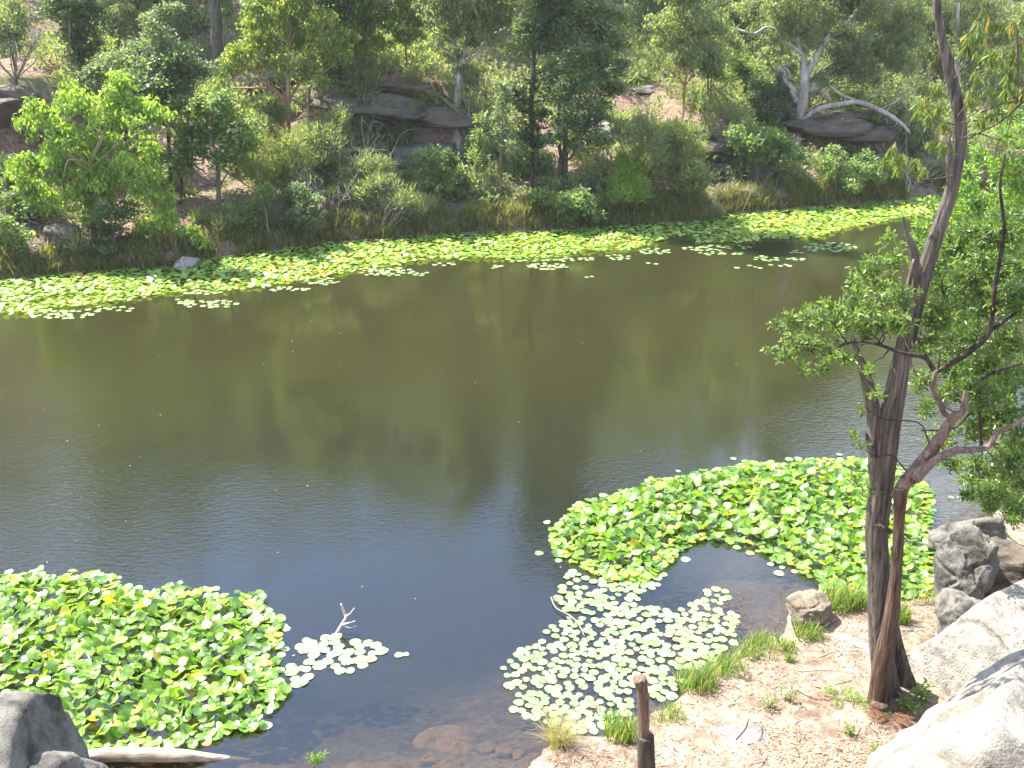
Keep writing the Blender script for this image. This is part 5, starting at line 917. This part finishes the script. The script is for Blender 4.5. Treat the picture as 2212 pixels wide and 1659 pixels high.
for (lb, x_, y_, h, nl, L) in [('leafy weed on the path left of the trunk base',1705,1515,.16,9,.05),('dark leaved weed at the corner of the bedrock slab',1660,1530,.14,9,.05),('bright broad leaved weed at the foot of the twin trunks',1955,1545,.20,12,.08),('green weed by the big white boulder below the trunks',1985,1520,.22,12,.08),('weed in the litter at the bottom right of the path',1890,1640,.16,10,.06),
                            ('weed in the litter under the trunk base',1830,1590,.14,9,.05),('leafy shoots at the shore left of the cut sapling',1325,1575,.22,10,.06),('slender leafed sprig in front of the upright rock',2050,1290,.22,12,.08),('leafy sprig over the dappled boulder',2140,1180,.3,14,.10),('tall leafy stalk at the shore edge by the tan boulder',1890,1290,.3,12,.07),('weed left of the white corner boulder near the bottom edge',1930,1650,.18,10,.07)]:
    weed(lb, x_, y_, h, nl, L, L*.28, LEAF['fresh'])
# fern beside the trunks: pinnate fronds, some dead and rusty
FERNB = leaf_mat('rusty_dead_fern', [(.10,.045,.025),(.20,.095,.055)], trans=.3); 
def fern(label, px, py, nf, L, mat, cat='fern', spread=1.):
    g = at_g(px, py); e = empty('fern', g, label, cat)
    for q in range(nf):
        th = q*2.4+rng.random(); d_ = np.array([math.cos(th), math.sin(th), 0])*spread; u = np.linspace(0, 1, 14); C_ = g+d_*L*u[:, None]+np.stack([0*u, 0*u, L*(.9*u-.75*u*u)], 1)
        tn_ = nrm(np.gradient(C_, axis=0)); s_ = nrm(np.cross(tn_, [0, 0, 1.])); wl = L*.26*np.sin(np.clip(u*2.8+.3, 0, math.pi)); P = np.vstack([C_, C_]); A = nrm(np.vstack([s_+tn_*.35, -s_+tn_*.35])); Nn = nrm(np.cross(A, np.vstack([tn_, -tn_])))
        V, F = leafquads(P, A, Nn, np.tile(wl, 2), np.tile(wl*.20+.003, 2)); obj('frond', V, F, mat, e, rng.random(len(F)))
fern('rusty dead fern in front of the twin trunk base', 1922, 1548, 13, .40, FERNB, spread=.9)
fern('delicate pale green fern on the path left of the trunk base', 1815, 1510, 7, .32, LEAF['lime'])
fern('small green fern arching beside the rusty dead one', 1890, 1530, 7, .30, LEAF['fresh'])
fern('pale fern on the litter right of the twin trunks', 1985, 1420, 6, .26, LEAF['lime'])
stv, stf = rockmesh((.10, .09, .13), 77, sub=3)
o = obj_at('cut_stump', *tube([at_g(1895, 1540)+[0, 0, -.1], at_g(1895, 1540)+[0, 0, .05], at_g(1895, 1540)+[0, 0, .16]], [.12, .11, .10], 18, step=.02, ridge=.12, seed=5), BARK['near_brown'], at_g(1895, 1540), smooth=True)
tag(o, 'short dark broken stump right at the foot of the twin trunks', 'stump')

# litter: leaves, bark strips and twigs on the near bank
LIT = leaf_mat('dry_leaf_litter', [(.12,.055,.03),(.25,.14,.085),(.38,.26,.18),(.50,.39,.30)], trans=.15, rough=.7)
n = 30000; P = np.stack([rng.uniform(.2, 9.5, n), rng.uniform(7, 16, n)], 1); P = np.vstack([P, np.stack([rng.uniform(3.2, 6.8, 9000), rng.uniform(8.0, 11, 9000)], 1)])
nd = _seg(P[:, 0], P[:, 1]); ok = (nd > .12) & ((fbm(P[:, 0]*1.1, P[:, 1]*1.1, s=61) + .30*(P[:, 1] < 10.5) + .4*(P[:, 0] > 5.2)) > -.06+rng.normal(size=len(P))*.16); P = P[ok]; n = len(P)
z_ = T(P[:, 0], P[:, 1])+rng.uniform(.004, .02, n); th = rng.uniform(0, 6.28, n); A = nrm(np.stack([np.cos(th), np.sin(th), rng.normal(size=n)*.18], 1)); Nn = nrm(np.array([0, 0, 1.])+rng.normal(size=(n, 3))*.3)
V, F = leafquads(np.column_stack([P, z_]), A, nrm(Nn-A*np.sum(A*Nn, 1, keepdims=True)), rng.uniform(.03, .10, n), rng.uniform(.008, .02, n))
q_ = rng.choice(n, 900, replace=False); L2 = rng.uniform(.10, .24, 900)
V2, F2 = leafquads(np.column_stack([P[q_], z_[q_]+.012]), A[q_], nrm(Nn[q_]-A[q_]*np.sum(A[q_]*Nn[q_], 1, keepdims=True)), L2, rng.uniform(.010, .022, 900)); F = np.vstack([F, F2+len(V)]); V = np.vstack([V, V2]); n += 900
tag(obj('leaf_litter', V, F, LIT, None, rng.random(n)), 'dry pinkish gum leaves and bark strips strewn over the near path', 'leaf litter', kind='stuff')
# litter lying on the rock shelf: dropped on to the shelf mesh from above
dg = bpy.context.evaluated_depsgraph_get()
shelf = [o for o in COL.objects if o.get('label', '').startswith('broad litter')][0]; bigb = [o for o in COL.objects if o.get('label', '').startswith('huge bleached')][0]
from mathutils.bvhtree import BVHTree
Ps = []; Ns = []
for ob, nn in ((shelf, 5200), (bigb, 260)):
    me = ob.data; bv = BVHTree.FromPolygons([v.co for v in me.vertices], [p_.vertices for p_ in me.polygons]); L_ = ob.location
    for _ in range(nn):
        x_, y_ = rng.uniform(-2.1, 2.1), rng.uniform(-2., 2.); h = bv.ray_cast(Vector((x_, y_, 5)), Vector((0, 0, -1)))
        if h[0] is not None and h[1].z > .45 and (fbm(np.array([x_*1.2]), np.array([y_*1.2]), s=88)[0] > -.12): Ps.append(h[0]+L_+h[1]*.008); Ns.append(h[1])
P = np.array(Ps); B = np.array(Ns); n = len(P); A = rng.normal(size=(n, 3)); A = nrm(A-B*np.sum(A*B, 1, keepdims=True))
V, F = leafquads(P, A, nrm(B+rng.normal(size=(n, 3))*.1), rng.uniform(.04, .11, n), rng.uniform(.008, .02, n))
tag(obj('shelf_litter', V, F, LIT, None, rng.random(n)), 'dry leaves and twigs drifted over the sandstone shelf at the right', 'leaf litter', kind='stuff')
# litter speckle on the far slope
n = 26000; P = np.stack([rng.uniform(-26, 30, n), rng.uniform(30, 58, n)], 1); ok = P[:, 1] > np.interp(P[:, 0], FSX, FSY)+.8; P = P[ok]; n = len(P)
z_ = T(P[:, 0], P[:, 1])+rng.uniform(.01, .05, n); th = rng.uniform(0, 6.28, n); A = nrm(np.stack([np.cos(th), np.sin(th), .35*rng.normal(size=n)], 1)); Nn = nrm(np.array([0, -.3, 1.])+rng.normal(size=(n, 3))*.4)
V, F = leafquads(np.column_stack([P, z_]), A, Nn, rng.uniform(.10, .35, n), rng.uniform(.03, .08, n))
tag(obj('hillside_litter', V, F, LIT, None, rng.random(n)), 'fallen leaves and bark over the far hillside', 'leaf litter', kind='stuff')
# specks of leaf and blossom adrift
n = 150; P = np.stack([rng.uniform(-12, 13, n), rng.uniform(11, 33, n)], 1); P = P[(_seg(P[:, 0], P[:, 1]) < -.4)]; n = len(P); th = rng.uniform(0, 6.28, n)
V, F = leafquads(np.column_stack([P, np.full(n, .006)]), np.stack([np.cos(th), np.sin(th), 0*th], 1), np.tile([0, 0, 1.], (n, 1)), rng.uniform(.02, .07, n), rng.uniform(.01, .025, n))
tag(obj('floating_leaves', V, F, LIT, None, rng.random(n)), 'tiny dry leaves drifting on the open water', 'leaves', kind='stuff')
# water weed near the tan boulder
ac = Acc()
for (x, y) in [(1578,1310),(1560,1330),(1590,1345),(1600,1315),(1685,1340),(1660,1350),(1690,1290),(1540,1340),(1610,1295)]:
    c_ = at_z(x, y, 0.); n = 60; P = c_+rng.normal(size=(n, 3))*[.10, .13, .0]; P[:, 2] = rng.uniform(.004, .03, n)
    V, F = leafquads(P, nrm(rng.normal(size=(n, 3))*[1, 1, .3]), nrm(rng.normal(size=(n, 3))*.4+[0, 0, 1]), rng.uniform(.02, .05, n), rng.uniform(.006, .012, n)); ac.add(V, F, rng.random(n)*.5)
tag(ac.out('water_weed', FERNB), 'reddish water weed breaking the surface in the clear inlet', 'water weed', kind='stuff')
tris = sum(len(m_.loops)-2*len(m_.polygons) for m_ in bpy.data.meshes); print('APPROX TRIS', tris, 'OBJECTS', len(bpy.data.objects), 'mat pads', NM, 'far pads', len(pts))
